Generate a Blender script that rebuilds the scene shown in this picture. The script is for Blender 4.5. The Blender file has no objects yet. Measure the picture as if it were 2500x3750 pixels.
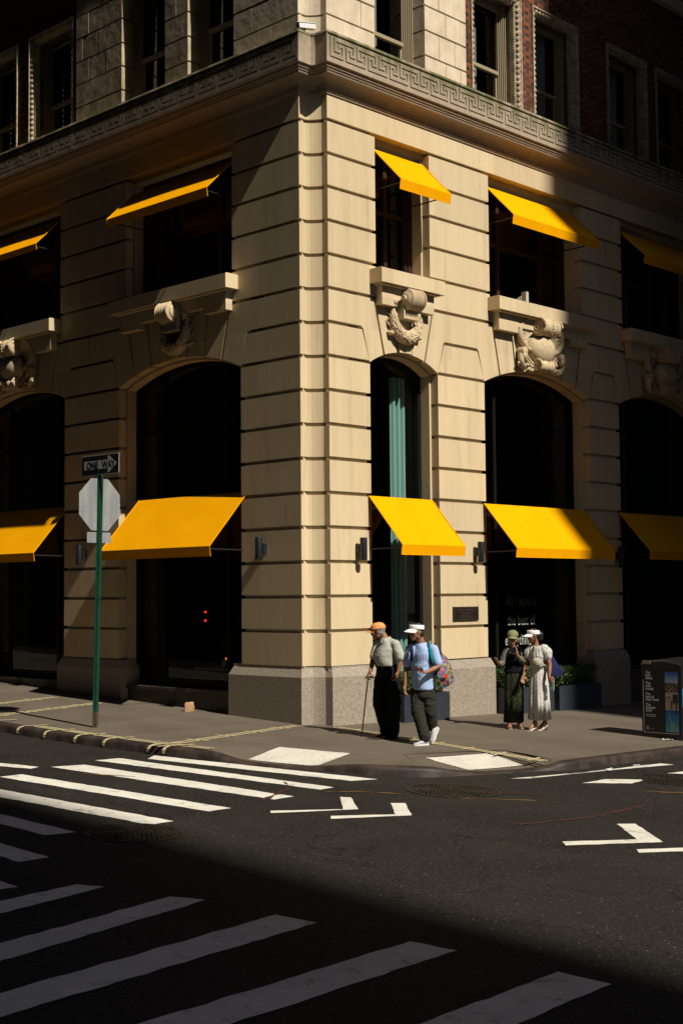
import bpy, bmesh, math, random
from mathutils import Vector, Matrix, noise
random.seed(7)
scene = bpy.context.scene
C = scene.collection
R = math.radians
PI = math.pi

# ---------------------------------------------------------------- camera
yaw, pitch, roll = R(44.16375), R(3.45973), R(-0.480296)
fwd = Vector((math.cos(yaw)*math.cos(pitch), math.sin(yaw)*math.cos(pitch), math.sin(pitch)))
rgt = Vector((math.sin(yaw), -math.cos(yaw), 0)); upv = rgt.cross(fwd)
r2 = rgt*math.cos(roll) + upv*math.sin(roll); u2 = -rgt*math.sin(roll) + upv*math.cos(roll)
cd = bpy.data.cameras.new('camera'); cam = bpy.data.objects.new('camera', cd); C.objects.link(cam)
cam.matrix_world = Matrix(((r2.x, u2.x, -fwd.x, 0), (r2.y, u2.y, -fwd.y, 0), (r2.z, u2.z, -fwd.z, 2.2), (0, 0, 0, 1)))
cd.sensor_fit = 'VERTICAL'; cd.sensor_height = 36; cd.sensor_width = 24; cd.lens = 48.287
cd.clip_start = 0.1; cd.clip_end = 2000
scene.camera = cam
# ---------------------------------------------------------------- light
SUN = Vector((-0.056, -1.0, 1.045)).normalized()
w = bpy.data.worlds.new("World"); scene.world = w; w.use_nodes = True
nt = w.node_tree; nt.nodes.clear()
sky = nt.nodes.new('ShaderNodeTexSky'); sky.sky_type = 'NISHITA'; sky.sun_disc = False
sky.sun_elevation = math.asin(SUN.z); sky.sun_rotation = math.atan2(SUN.x, SUN.y)
sky.air_density = .45; sky.dust_density = .8; sky.ozone_density = .3; sky.altitude = 200
bg = nt.nodes.new('ShaderNodeBackground'); bg.inputs[1].default_value = 0.08
wo = nt.nodes.new('ShaderNodeOutputWorld')
nt.links.new(sky.outputs[0], bg.inputs[0]); nt.links.new(bg.outputs[0], wo.inputs[0])
sl = bpy.data.lights.new('sun', 'SUN'); sl.energy = 5.0; sl.angle = R(0.5); sl.color = (1, .945, .83)
so = bpy.data.objects.new('sun', sl); C.objects.link(so)
so.rotation_mode = 'QUATERNION'; so.rotation_quaternion = SUN.to_track_quat('Z', 'Y'); so.location = (0, -20, 30)
scene.view_settings.view_transform = 'Standard'; scene.view_settings.look = 'None'
scene.view_settings.exposure = 0.14; scene.view_settings.gamma = 1
scene.cycles.max_bounces = 6; scene.cycles.diffuse_bounces = 1; scene.cycles.glossy_bounces = 3
scene.cycles.transparent_max_bounces = 12

# ---------------------------------------------------------------- helpers
X0, Y0 = 16.41, 16.55
def g(x, y): return -.27479652 - .02070271*x + .03655902*y
class MB:
    def __init__(s): s.v = []; s.f = []
    def add(s, vs, fs):
        n = len(s.v); s.v += [tuple(v) for v in vs]; s.f += [tuple(i+n for i in f) for f in fs]; return s
    def box(s, a, b):
        x0, y0, z0 = a; x1, y1, z1 = b
        return s.add([(x0,y0,z0),(x1,y0,z0),(x1,y1,z0),(x0,y1,z0),(x0,y0,z1),(x1,y0,z1),(x1,y1,z1),(x0,y1,z1)],
                     [(0,3,2,1),(4,5,6,7),(0,1,5,4),(1,2,6,5),(2,3,7,6),(3,0,4,7)])
    def prism(s, poly, fn, d0, d1):          # poly of (a,b); fn(a,b,d) -> xyz
        n = len(poly); vs = [fn(a, b, d0) for a, b in poly] + [fn(a, b, d1) for a, b in poly]
        return s.add(vs, [tuple(range(n))[::-1], tuple(range(n, 2*n))] + [(i, (i+1) % n, n+(i+1) % n, n+i) for i in range(n)])
    def loft(s, rings, cap=True, closed=True):
        n = len(rings[0]); vs = [p for r in rings for p in r]; fs = []
        for i in range(len(rings)-1):
            for j in range(n if closed else n-1):
                k = (j+1) % n
                fs.append((i*n+j, i*n+k, (i+1)*n+k, (i+1)*n+j))
        if cap and closed: fs += [tuple(range(n))[::-1], tuple((len(rings)-1)*n+i for i in range(n))]
        return s.add(vs, fs)
    def tube(s, pts, rad, n=8, flat=1.0):
        pts = [Vector(p) for p in pts]; rs = rad if isinstance(rad, (list, tuple)) else [rad]*len(pts)
        rings = []; ref = None
        for i, p in enumerate(pts):
            t = (pts[min(i+1, len(pts)-1)] - pts[max(i-1, 0)]).normalized()
            if ref is None: ref = t.orthogonal().normalized()
            ref = (ref - t*ref.dot(t)); ref = ref.normalized() if ref.length > 1e-6 else t.orthogonal().normalized()
            b = t.cross(ref)
            rings.append([p + (ref*math.cos(2*PI*k/n) + b*math.sin(2*PI*k/n)*flat)*rs[i] for k in range(n)])
        return s.loft(rings)
    def ell(s, c, r, n=12, m=8, rot=None):
        rings = []; c = Vector(c)
        for i in range(1, m):
            th = PI*i/m
            ring = []
            for k in range(n):
                v = Vector((r[0]*math.sin(th)*math.cos(2*PI*k/n), r[1]*math.sin(th)*math.sin(2*PI*k/n), r[2]*math.cos(th)))
                if rot: v = rot @ v
                ring.append(c+v)
            rings.append(ring)
        nn = len(s.v)
        s.loft(rings, cap=False)
        t = Vector((0,0,r[2])); 
        if rot: t = rot @ t
        s.v += [tuple(c+t), tuple(c-t)]; e = len(s.v); last = nn+(m-2)*n
        for k in range(n):
            s.f.append((nn+k, nn+(k+1) % n, e-2)); s.f.append((last+(k+1) % n, last+k, e-1))
        return s
    def rev(s, prof, c, axis, n=20):           # prof: (r, t) along axis
        axis = Vector(axis).normalized(); a = axis.orthogonal().normalized(); b = axis.cross(a); c = Vector(c)
        return s.loft([[c + axis*t + (a*math.cos(2*PI*k/n)+b*math.sin(2*PI*k/n))*max(r, 1e-4) for k in range(n)] for r, t in prof])
    def build(s, name, mat=None, parent=None, smooth=False, auto=None):
        me = bpy.data.meshes.new(name); me.from_pydata(s.v, [], s.f)
        bm = bmesh.new(); bm.from_mesh(me); bmesh.ops.recalc_face_normals(bm, faces=bm.faces); bm.to_mesh(me); bm.free()
        if smooth:
            me.polygons.foreach_set('use_smooth', [True]*len(me.polygons))
            if auto: me.set_sharp_from_angle(angle=R(auto))
        if mat: me.materials.append(mat)
        o = bpy.data.objects.new(name, me); C.objects.link(o)
        if parent: o.parent = parent; o.matrix_parent_inverse = parent.matrix_world.inverted() if False else Matrix()
        return o
def tag(o, label=None, cat=None, group=None, kind=None):
    if label: o['label'] = label
    if cat: o['category'] = cat
    if group: o['group'] = group
    if kind: o['kind'] = kind
    return o
def empty(name, loc=(0, 0, 0), rz=0):
    o = bpy.data.objects.new(name, None); C.objects.link(o); o.location = loc; o.rotation_euler = (0, 0, rz); return o
def copy_tree(o, parent=None):
    c = o.copy(); C.objects.link(c); c.parent = parent
    for ch in list(o.children): copy_tree(ch, c)
    return c
def text(s, size, name, mat, M, parent=None, depth=.002, cx=1, bold=0, align='LEFT', sp=1):
    cu = bpy.data.curves.new(name, 'FONT'); cu.body = s; cu.size = size; cu.extrude = depth; cu.align_x = align; cu.offset = bold; cu.resolution_u = 3
    cu.space_character = sp
    o = bpy.data.objects.new(name, cu); C.objects.link(o)
    bpy.context.view_layer.update()
    dg = bpy.context.evaluated_depsgraph_get()
    me = bpy.data.meshes.new_from_object(o.evaluated_get(dg)); bpy.data.objects.remove(o)
    me.transform(M @ Matrix.Diagonal((cx, 1, 1, 1))); me.materials.clear(); me.materials.append(mat)
    ob = bpy.data.objects.new(name, me); C.objects.link(ob)
    if parent: ob.parent = parent
    return ob

# ---------------------------------------------------------------- materials
def mat(name, col, rough=.6, metal=0, spec=.5, noise_amt=0, nscale=8, col2=None, bump=0, bscale=40, trans=0, stretch=(1, 1, 1), detail=6, nlo=.4, nhi=.65):
    m = bpy.data.materials.new(name); m.use_nodes = True; t = m.node_tree; b = t.nodes['Principled BSDF']
    b.inputs['Base Color'].default_value = (*col, 1); b.inputs['Roughness'].default_value = rough
    b.inputs['Metallic'].default_value = metal; b.inputs['Specular IOR Level'].default_value = spec
    tc = t.nodes.new('ShaderNodeTexCoord'); mp = t.nodes.new('ShaderNodeMapping'); mp.inputs['Scale'].default_value = stretch
    t.links.new(tc.outputs['Object'], mp.inputs[0])
    if col2:
        n = t.nodes.new('ShaderNodeTexNoise'); n.inputs['Scale'].default_value = nscale; n.inputs['Detail'].default_value = detail
        t.links.new(mp.outputs[0], n.inputs['Vector'])
        r = t.nodes.new('ShaderNodeValToRGB'); r.color_ramp.elements[0].position = nlo; r.color_ramp.elements[1].position = nhi
        r.color_ramp.elements[0].color = (*col, 1); r.color_ramp.elements[1].color = (*col2, 1)
        t.links.new(n.outputs[0], r.inputs[0]); t.links.new(r.outputs[0], b.inputs['Base Color'])
    if bump:
        n = t.nodes.new('ShaderNodeTexNoise'); n.inputs['Scale'].default_value = bscale; n.inputs['Detail'].default_value = 5
        t.links.new(mp.outputs[0], n.inputs['Vector'])
        bu = t.nodes.new('ShaderNodeBump'); bu.inputs['Strength'].default_value = bump; bu.inputs['Distance'].default_value = .01
        t.links.new(n.outputs[0], bu.inputs['Height']); t.links.new(bu.outputs[0], b.inputs['Normal'])
    return m
def mixnode(t, fac, a, b):
    n = t.nodes.new('ShaderNodeMix'); n.data_type = 'RGBA'
    if hasattr(fac, 'links'): t.links.new(fac, n.inputs[0])
    else: n.inputs[0].default_value = fac
    for i, q in ((6, a), (7, b)):
        if hasattr(q, 'links'): t.links.new(q, n.inputs[i])
        else: n.inputs[i].default_value = (*q, 1)
    return n.outputs[2]

def stone_mat():
    m = mat('painted_limestone', (.66, .50, .305), .75, spec=.25); t = m.node_tree; b = t.nodes['Principled BSDF']
    tc = t.nodes.new('ShaderNodeTexCoord')
    mp = t.nodes.new('ShaderNodeMapping'); mp.inputs['Scale'].default_value = (3.5, 3.5, .35); t.links.new(tc.outputs['Object'], mp.inputs[0])
    n1 = t.nodes.new('ShaderNodeTexNoise'); n1.inputs['Scale'].default_value = 1.6; n1.inputs['Detail'].default_value = 8; t.links.new(mp.outputs[0], n1.inputs[0])
    n2 = t.nodes.new('ShaderNodeTexNoise'); n2.inputs['Scale'].default_value = 2.2; n2.inputs['Detail'].default_value = 4; t.links.new(tc.outputs['Object'], n2.inputs[0])
    r1 = t.nodes.new('ShaderNodeValToRGB'); r1.color_ramp.elements[0].position = .35; r1.color_ramp.elements[1].position = .68
    r1.color_ramp.elements[0].color = (.60, .465, .285, 1); r1.color_ramp.elements[1].color = (.70, .555, .35, 1); t.links.new(n1.outputs[0], r1.inputs[0])
    o = mixnode(t, n2.outputs[0], r1.outputs[0], (.66, .52, .325)); t.links.new(o, b.inputs['Base Color'])
    sx = t.nodes.new('ShaderNodeSeparateXYZ'); t.links.new(tc.outputs['Object'], sx.inputs[0])
    fl = t.nodes.new('ShaderNodeMath'); fl.operation = 'MULTIPLY_ADD'; fl.inputs[1].default_value = 1/.595; fl.inputs[2].default_value = -.99/.595; t.links.new(sx.outputs[2], fl.inputs[0])
    f2 = t.nodes.new('ShaderNodeMath'); f2.operation = 'FLOOR'; t.links.new(fl.outputs[0], f2.inputs[0])
    ad = t.nodes.new('ShaderNodeMath'); ad.operation = 'ADD'; t.links.new(sx.outputs[0], ad.inputs[0]); t.links.new(sx.outputs[1], ad.inputs[1])
    f3 = t.nodes.new('ShaderNodeMath'); f3.operation = 'MULTIPLY_ADD'; f3.inputs[1].default_value = .55; f3.inputs[2].default_value = .1; t.links.new(ad.outputs[0], f3.inputs[0])
    f4 = t.nodes.new('ShaderNodeMath'); f4.operation = 'FLOOR'; t.links.new(f3.outputs[0], f4.inputs[0])
    cb = t.nodes.new('ShaderNodeCombineXYZ'); t.links.new(f2.outputs[0], cb.inputs[0]); t.links.new(f4.outputs[0], cb.inputs[1])
    wn = t.nodes.new('ShaderNodeTexWhiteNoise'); t.links.new(cb.outputs[0], wn.inputs[0])
    rb = t.nodes.new('ShaderNodeMapRange'); rb.inputs[3].default_value = .90; rb.inputs[4].default_value = 1.04; t.links.new(wn.outputs[0], rb.inputs[0])
    # faint drips and grime
    mp3 = t.nodes.new('ShaderNodeMapping'); mp3.inputs['Scale'].default_value = (5, 5, .5); t.links.new(tc.outputs['Object'], mp3.inputs[0])
    n4 = t.nodes.new('ShaderNodeTexNoise'); n4.inputs['Scale'].default_value = 1; n4.inputs['Detail'].default_value = 10; n4.inputs['Roughness'].default_value = .7; t.links.new(mp3.outputs[0], n4.inputs[0])
    r4 = t.nodes.new('ShaderNodeMapRange'); r4.inputs[1].default_value = .54; r4.inputs[2].default_value = .75; r4.inputs[3].default_value = 1; r4.inputs[4].default_value = .72; t.links.new(n4.outputs[0], r4.inputs[0])
    m2_ = t.nodes.new('ShaderNodeMath'); m2_.operation = 'MULTIPLY'; t.links.new(rb.outputs[0], m2_.inputs[0]); t.links.new(r4.outputs[0], m2_.inputs[1])
    vm = t.nodes.new('ShaderNodeVectorMath'); vm.operation = 'SCALE'; t.links.new(o, vm.inputs[0]); t.links.new(m2_.outputs[0], vm.inputs[3]); t.links.new(vm.outputs[0], b.inputs['Base Color'])
    # tooled vertical texture
    mp2 = t.nodes.new('ShaderNodeMapping'); mp2.inputs['Scale'].default_value = (26, 26, 3); t.links.new(tc.outputs['Object'], mp2.inputs[0])
    n3 = t.nodes.new('ShaderNodeTexNoise'); n3.inputs['Scale'].default_value = 1; n3.inputs['Detail'].default_value = 6; t.links.new(mp2.outputs[0], n3.inputs[0])
    bu = t.nodes.new('ShaderNodeBump'); bu.inputs['Strength'].default_value = .16; bu.inputs['Distance'].default_value = .006
    t.links.new(n3.outputs[0], bu.inputs['Height']); t.links.new(bu.outputs[0], b.inputs['Normal'])
    return m
STONE = stone_mat()
CARVED = mat('carved_limestone', (.60, .47, .30), .8, spec=.2, col2=(.50, .38, .24), nscale=12, bump=.3, bscale=60)
GRAN = mat('speckled_granite', (.24, .20, .155), .65, col2=(.42, .352, .275), nscale=48, detail=4, bump=.25, bscale=90)
def upper_stone():
    m = mat('weathered_limestone', (.6, .5, .38), .85, spec=.2); t = m.node_tree; b = t.nodes['Principled BSDF']
    tc = t.nodes.new('ShaderNodeTexCoord')
    n1 = t.nodes.new('ShaderNodeTexNoise'); n1.inputs['Scale'].default_value = 2.3; n1.inputs['Detail'].default_value = 9; n1.inputs['Roughness'].default_value = .7
    mp = t.nodes.new('ShaderNodeMapping'); mp.inputs['Scale'].default_value = (1, 1, .6); t.links.new(tc.outputs['Object'], mp.inputs[0]); t.links.new(mp.outputs[0], n1.inputs[0])
    r1 = t.nodes.new('ShaderNodeValToRGB'); r1.color_ramp.elements[0].position = .36; r1.color_ramp.elements[1].position = .62
    r1.color_ramp.elements[0].color = (.56, .45, .33, 1); r1.color_ramp.elements[1].color = (.74, .62, .46, 1); t.links.new(n1.outputs[0], r1.inputs[0])
    t.links.new(r1.outputs[0], b.inputs['Base Color'])
    bu = t.nodes.new('ShaderNodeBump'); bu.inputs['Strength'].default_value = .5; bu.inputs['Distance'].default_value = .012
    n3 = t.nodes.new('ShaderNodeTexNoise'); n3.inputs['Scale'].default_value = 6; n3.inputs['Detail'].default_value = 9; t.links.new(tc.outputs['Object'], n3.inputs[0])
    t.links.new(n3.outputs[0], bu.inputs['Height']); t.links.new(bu.outputs[0], b.inputs['Normal'])
    return m
UPPER = upper_stone()
UPPERD = upper_stone(); UPPERD.name = 'dark_mottled_limestone'  # darker mottled copy of the upper stone for the left piers
for e_, c_ in zip([n_ for n_ in UPPERD.node_tree.nodes if n_.type == 'VALTORGB'][0].color_ramp.elements, ((.27, .205, .13, 1), (.58, .47, .33, 1))): e_.color = c_
def cornice_mat():       # stone with green algae streaks on the upper part
    m = mat('mossy_cornice_stone', (.5, .4, .28), .85, spec=.2); t = m.node_tree; b = t.nodes['Principled BSDF']
    tc = t.nodes.new('ShaderNodeTexCoord'); sx = t.nodes.new('ShaderNodeSeparateXYZ'); t.links.new(tc.outputs['Object'], sx.inputs[0])
    mr = t.nodes.new('ShaderNodeMapRange'); mr.inputs[1].default_value = 11.43; mr.inputs[2].default_value = 11.9; t.links.new(sx.outputs[2], mr.inputs[0])
    n1 = t.nodes.new('ShaderNodeTexNoise'); n1.inputs['Scale'].default_value = 2.2; n1.inputs['Detail'].default_value = 8
    mp = t.nodes.new('ShaderNodeMapping'); mp.inputs['Scale'].default_value = (1.6, 1.6, .7); t.links.new(tc.outputs['Object'], mp.inputs[0]); t.links.new(mp.outputs[0], n1.inputs[0])
    r0 = t.nodes.new('ShaderNodeValToRGB'); r0.color_ramp.elements[0].position = .36; r0.color_ramp.elements[1].position = .56; t.links.new(n1.outputs[0], r0.inputs[0])
    mu = t.nodes.new('ShaderNodeMath'); mu.operation = 'MULTIPLY'; t.links.new(mr.outputs[0], mu.inputs[0]); t.links.new(r0.outputs[0], mu.inputs[1])
    n2 = t.nodes.new('ShaderNodeTexNoise'); n2.inputs['Scale'].default_value = 9; n2.inputs['Detail'].default_value = 6; t.links.new(tc.outputs['Object'], n2.inputs[0])
    base = mixnode(t, n2.outputs[0], (.30, .225, .16), (.50, .395, .295))
    o = mixnode(t, mu.outputs[0], base, (.12, .125, .045)); t.links.new(o, b.inputs['Base Color'])
    bu = t.nodes.new('ShaderNodeBump'); bu.inputs['Strength'].default_value = .4; bu.inputs['Distance'].default_value = .01
    t.links.new(n2.outputs[0], bu.inputs['Height']); t.links.new(bu.outputs[0], b.inputs['Normal'])
    return m
CORN = cornice_mat()
def brick_mat(name='dark_red_brick', c1=(.20, .060, .026), c2=(.055, .032, .028), mort=(.12, .085, .06), sc=1.0):
    m = mat(name, c1, .85, spec=.2); t = m.node_tree; b = t.nodes['Principled BSDF']
    tc = t.nodes.new('ShaderNodeTexCoord'); sx = t.nodes.new('ShaderNodeSeparateXYZ'); t.links.new(tc.outputs['Object'], sx.inputs[0])
    ad = t.nodes.new('ShaderNodeMath'); ad.operation = 'ADD'; t.links.new(sx.outputs[0], ad.inputs[0]); t.links.new(sx.outputs[1], ad.inputs[1])
    cx = t.nodes.new('ShaderNodeCombineXYZ'); t.links.new(ad.outputs[0], cx.inputs[0]); t.links.new(sx.outputs[2], cx.inputs[1])
    def M(op, a, b_=None, c_=None):
        n = t.nodes.new('ShaderNodeMath'); n.operation = op
        for k_, q in enumerate((a, b_, c_)):
            if q is None: continue
            if hasattr(q, 'links'): t.links.new(q, n.inputs[k_])
            else: n.inputs[k_].default_value = q
        return n.outputs[0]
    zz_ = M('DIVIDE', sx.outputs[2], .078); row = M('FLOOR', zz_); fz = M('FRACT', zz_)
    par = M('MODULO', row, 2.0); uu_ = M('DIVIDE', M('ADD', ad.outputs[0], M('MULTIPLY', par, .165)), .33); fu = M('FRACT', uu_); cell = M('FLOOR', uu_)
    rp = t.nodes.new('ShaderNodeValToRGB'); rp.color_ramp.interpolation = 'CONSTANT'; e_ = rp.color_ramp.elements
    e_[0].position = 0; e_[0].color = (*mort, 1); e_[1].position = .03; e_[1].color = (*c2, 1)
    for p_, c_ in ((.33, mort), (.36, c1)): q = e_.new(p_); q.color = (*c_, 1)
    t.links.new(fu, rp.inputs[0])
    cb = t.nodes.new('ShaderNodeCombineXYZ'); t.links.new(row, cb.inputs[0]); t.links.new(cell, cb.inputs[1]); t.links.new(M('GREATER_THAN', fu, .345), cb.inputs[2])
    wn = t.nodes.new('ShaderNodeTexWhiteNoise'); t.links.new(cb.outputs[0], wn.inputs[0])
    sc_ = t.nodes.new('ShaderNodeMapRange'); sc_.inputs[3].default_value = .45; sc_.inputs[4].default_value = 1.25; t.links.new(wn.outputs[0], sc_.inputs[0])
    vs_ = t.nodes.new('ShaderNodeVectorMath'); vs_.operation = 'SCALE'; t.links.new(rp.outputs[0], vs_.inputs[0]); t.links.new(sc_.outputs[0], vs_.inputs[3])
    ml = M('LESS_THAN', fz, .13)
    o = mixnode(t, ml, vs_.outputs[0], mort); t.links.new(o, b.inputs['Base Color'])
    bu = t.nodes.new('ShaderNodeBump'); bu.inputs['Strength'].default_value = .5; bu.inputs['Distance'].default_value = .008
    t.links.new(M('SUBTRACT', 1.0, ml), bu.inputs['Height']); t.links.new(bu.outputs[0], b.inputs['Normal'])
    return m
BRICK = brick_mat()
def glass_mat(tint=.55, name='window_glass'):
    m = bpy.data.materials.new(name); m.use_nodes = True; t = m.node_tree; t.nodes.clear()
    o = t.nodes.new('ShaderNodeOutputMaterial'); mx = t.nodes.new('ShaderNodeMixShader'); tr = t.nodes.new('ShaderNodeBsdfTransparent')
    gl = t.nodes.new('ShaderNodeBsdfGlossy'); gl.inputs['Roughness'].default_value = .01; gl.inputs[0].default_value = (.9, .95, .95, 1)
    tr.inputs[0].default_value = (tint, tint*1.02, tint, 1)
    fr = t.nodes.new('ShaderNodeFresnel'); fr.inputs[0].default_value = 1.5
    ge = t.nodes.new('ShaderNodeNewGeometry'); mi = t.nodes.new('ShaderNodeMix'); mi.data_type = 'FLOAT'
    mi.inputs[2].default_value = 1.5; mi.inputs[3].default_value = 1/1.5; t.links.new(ge.outputs['Backfacing'], mi.inputs[0]); t.links.new(mi.outputs[0], fr.inputs[0])
    t.links.new(fr.outputs[0], mx.inputs[0]); t.links.new(tr.outputs[0], mx.inputs[1]); t.links.new(gl.outputs[0], mx.inputs[2]); t.links.new(mx.outputs[0], o.inputs[0])
    return m
GLASS = glass_mat(.68)
BRONZE = mat('dark_bronze_frame', (.009, .008, .006), .5, spec=.15)
TAN = mat('tan_painted_frame', (.34, .27, .17), .55)
DARKWOOD = mat('dark_red_wood_frame', (.035, .014, .009), .5)
CURTAIN = mat('shaded_teal_curtain', (.012, .025, .025), .9, spec=.1)  # same teal cloth, darkened in colour to look shaded indoors
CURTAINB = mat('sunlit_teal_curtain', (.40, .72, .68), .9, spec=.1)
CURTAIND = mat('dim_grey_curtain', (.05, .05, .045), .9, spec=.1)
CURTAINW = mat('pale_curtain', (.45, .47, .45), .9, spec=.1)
DARKROOM = mat('dark_interior', (.012, .010, .009), .9, spec=.1)
def canvas(name, c):
    m = mat(name, c, .85, spec=.03, bump=.08, bscale=300); t = m.node_tree; b = t.nodes['Principled BSDF']
    tcc = t.nodes.new('ShaderNodeTexCoord'); nv = t.nodes.new('ShaderNodeTexNoise'); nv.inputs['Scale'].default_value = 1.7; nv.inputs['Detail'].default_value = 7; t.links.new(tcc.outputs['Object'], nv.inputs[0])
    ov = mixnode(t, nv.outputs[0], tuple(q_*.84 for q_ in c), tuple(min(1, q_*1.10) for q_ in c)); t.links.new(ov, b.inputs['Base Color'])
    tl = t.nodes.new('ShaderNodeBsdfTranslucent'); tl.inputs[0].default_value = (c[0], c[1]*.55, 0, 1)
    mx = t.nodes.new('ShaderNodeMixShader'); mx.inputs[0].default_value = .05
    o = t.nodes['Material Output']; t.links.new(b.outputs[0], mx.inputs[1]); t.links.new(tl.outputs[0], mx.inputs[2]); t.links.new(mx.outputs[0], o.inputs[0])
    return m
YELLOW = canvas('yellow_canvas', (.95, .40, .001))
METALDK = mat('dark_metal', (.03, .03, .032), .45, metal=.6)
BLACKPAINT = mat('black_painted_metal', (.012, .014, .018), .4)
STEEL = mat('brushed_steel', (.45, .45, .46), .35, metal=.9)
WHITEP = mat('white_plastic', (.75, .75, .75), .4)

# ---------------------------------------------------------------- ground
def road_mat():
    m = mat('asphalt', (.04, .034, .029), .85, spec=.12); t = m.node_tree; b = t.nodes['Principled BSDF']
    tc = t.nodes.new('ShaderNodeTexCoord')
    def N(s, d=6, rg=.6):
        n = t.nodes.new('ShaderNodeTexNoise'); n.inputs['Scale'].default_value = s; n.inputs['Detail'].default_value = d; n.inputs['Roughness'].default_value = rg
        t.links.new(tc.outputs['Object'], n.inputs[0]); return n.outputs[0]
    def ramp(s, a, c, ca, cb):
        r = t.nodes.new('ShaderNodeValToRGB'); r.color_ramp.elements[0].position = a; r.color_ramp.elements[1].position = c
        r.color_ramp.elements[0].color = (*ca, 1); r.color_ramp.elements[1].color = (*cb, 1); t.links.new(s, r.inputs[0]); return r.outputs[0]
    a = ramp(N(.7), .35, .65, (.014, .0120, .0098), (.025, .0212, .0174))
    sp = ramp(N(42, 4, .85), .50, .66, (0, 0, 0), (1, 1, 1))
    o = mixnode(t, sp, a, (.066, .056, .046))
    dk = ramp(N(33, 3, .8), .34, .46, (1, 1, 1), (0, 0, 0))
    o = mixnode(t, dk, o, (.010, .0085, .007))
    v = t.nodes.new('ShaderNodeTexVoronoi'); v.inputs['Scale'].default_value = 11; t.links.new(tc.outputs['Object'], v.inputs[0])
    sp2 = ramp(v.outputs['Distance'], .05, .10, (1, 1, 1), (0, 0, 0))
    o = mixnode(t, sp2, o, (.22, .19, .155))
    # cracks
    vc = t.nodes.new('ShaderNodeTexVoronoi'); vc.feature = 'DISTANCE_TO_EDGE'; vc.inputs['Scale'].default_value = .33; vc.inputs['Randomness'].default_value = 1
    dn = t.nodes.new('ShaderNodeVectorMath'); dn.operation = 'MULTIPLY_ADD'; nn_ = t.nodes.new('ShaderNodeTexNoise'); nn_.inputs['Scale'].default_value = 1.4; nn_.inputs['Detail'].default_value = 8
    t.links.new(tc.outputs['Object'], nn_.inputs[0]); t.links.new(nn_.outputs[1], dn.inputs[0]); dn.inputs[1].default_value = (1.1, 1.1, 1.1); t.links.new(tc.outputs['Object'], dn.inputs[2]); t.links.new(dn.outputs[0], vc.inputs[0])
    ck = ramp(vc.outputs['Distance'], .0018, .0045, (1, 1, 1), (0, 0, 0))
    o = mixnode(t, ck, o, (.009, .008, .007))
    st = ramp(N(.35, 5), .60, .72, (0, 0, 0), (1, 1, 1))
    st2 = t.nodes.new('ShaderNodeMath'); st2.operation = 'MULTIPLY'; st2.inputs[1].default_value = .6; t.links.new(st, st2.inputs[0])
    o = mixnode(t, st2.outputs[0], o, (.014, .012, .010))
    t.links.new(o, b.inputs['Base Color'])
    bu = t.nodes.new('ShaderNodeBump'); bu.inputs['Strength'].default_value = .6; bu.inputs['Distance'].default_value = .012
    t.links.new(N(60, 4, .8), bu.inputs['Height']); t.links.new(bu.outputs[0], b.inputs['Normal'])
    return m
ROAD = road_mat()
def walk_mat():
    m = mat('sidewalk_concrete', (.11, .085, .062), .8, spec=.3); t = m.node_tree; b = t.nodes['Principled BSDF']
    tc = t.nodes.new('ShaderNodeTexCoord')
    def N(s, d=6, rg=.6):
        n = t.nodes.new('ShaderNodeTexNoise'); n.inputs['Scale'].default_value = s; n.inputs['Detail'].default_value = d; n.inputs['Roughness'].default_value = rg
        t.links.new(tc.outputs['Object'], n.inputs[0]); return n
    r = t.nodes.new('ShaderNodeValToRGB'); r.color_ramp.elements[0].position = .35; r.color_ramp.elements[1].position = .7
    r.color_ramp.elements[0].color = (.108, .086, .063, 1); r.color_ramp.elements[1].color = (.150, .121, .090, 1); t.links.new(N(.9, 7).outputs[0], r.inputs[0])
    r2_ = t.nodes.new('ShaderNodeValToRGB'); r2_.color_ramp.elements[0].position = .62; r2_.color_ramp.elements[1].position = .72; t.links.new(N(4, 8, .7).outputs[0], r2_.inputs[0])
    o = mixnode(t, r2_.outputs[0], r.outputs[0], (.175, .145, .11))
    r3_ = t.nodes.new('ShaderNodeValToRGB'); r3_.color_ramp.elements[0].position = .70; r3_.color_ramp.elements[1].position = .74; t.links.new(N(9, 3, .5).outputs[0], r3_.inputs[0])
    o = mixnode(t, r3_.outputs[0], o, (.07, .055, .042))
    t.links.new(o, b.inputs['Base Color'])
    bu = t.nodes.new('ShaderNodeBump'); bu.inputs['Strength'].default_value = .25; bu.inputs['Distance'].default_value = .008
    t.links.new(N(70, 4).outputs[0], bu.inputs['Height']); t.links.new(bu.outputs[0], b.inputs['Normal'])
    return m
WALK = walk_mat()
KERB = mat('rusty_kerb', (.022, .014, .011), .6, col2=(.055, .038, .028), nscale=5, bump=.3, bscale=30, spec=.4)
PAINT = None
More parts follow.
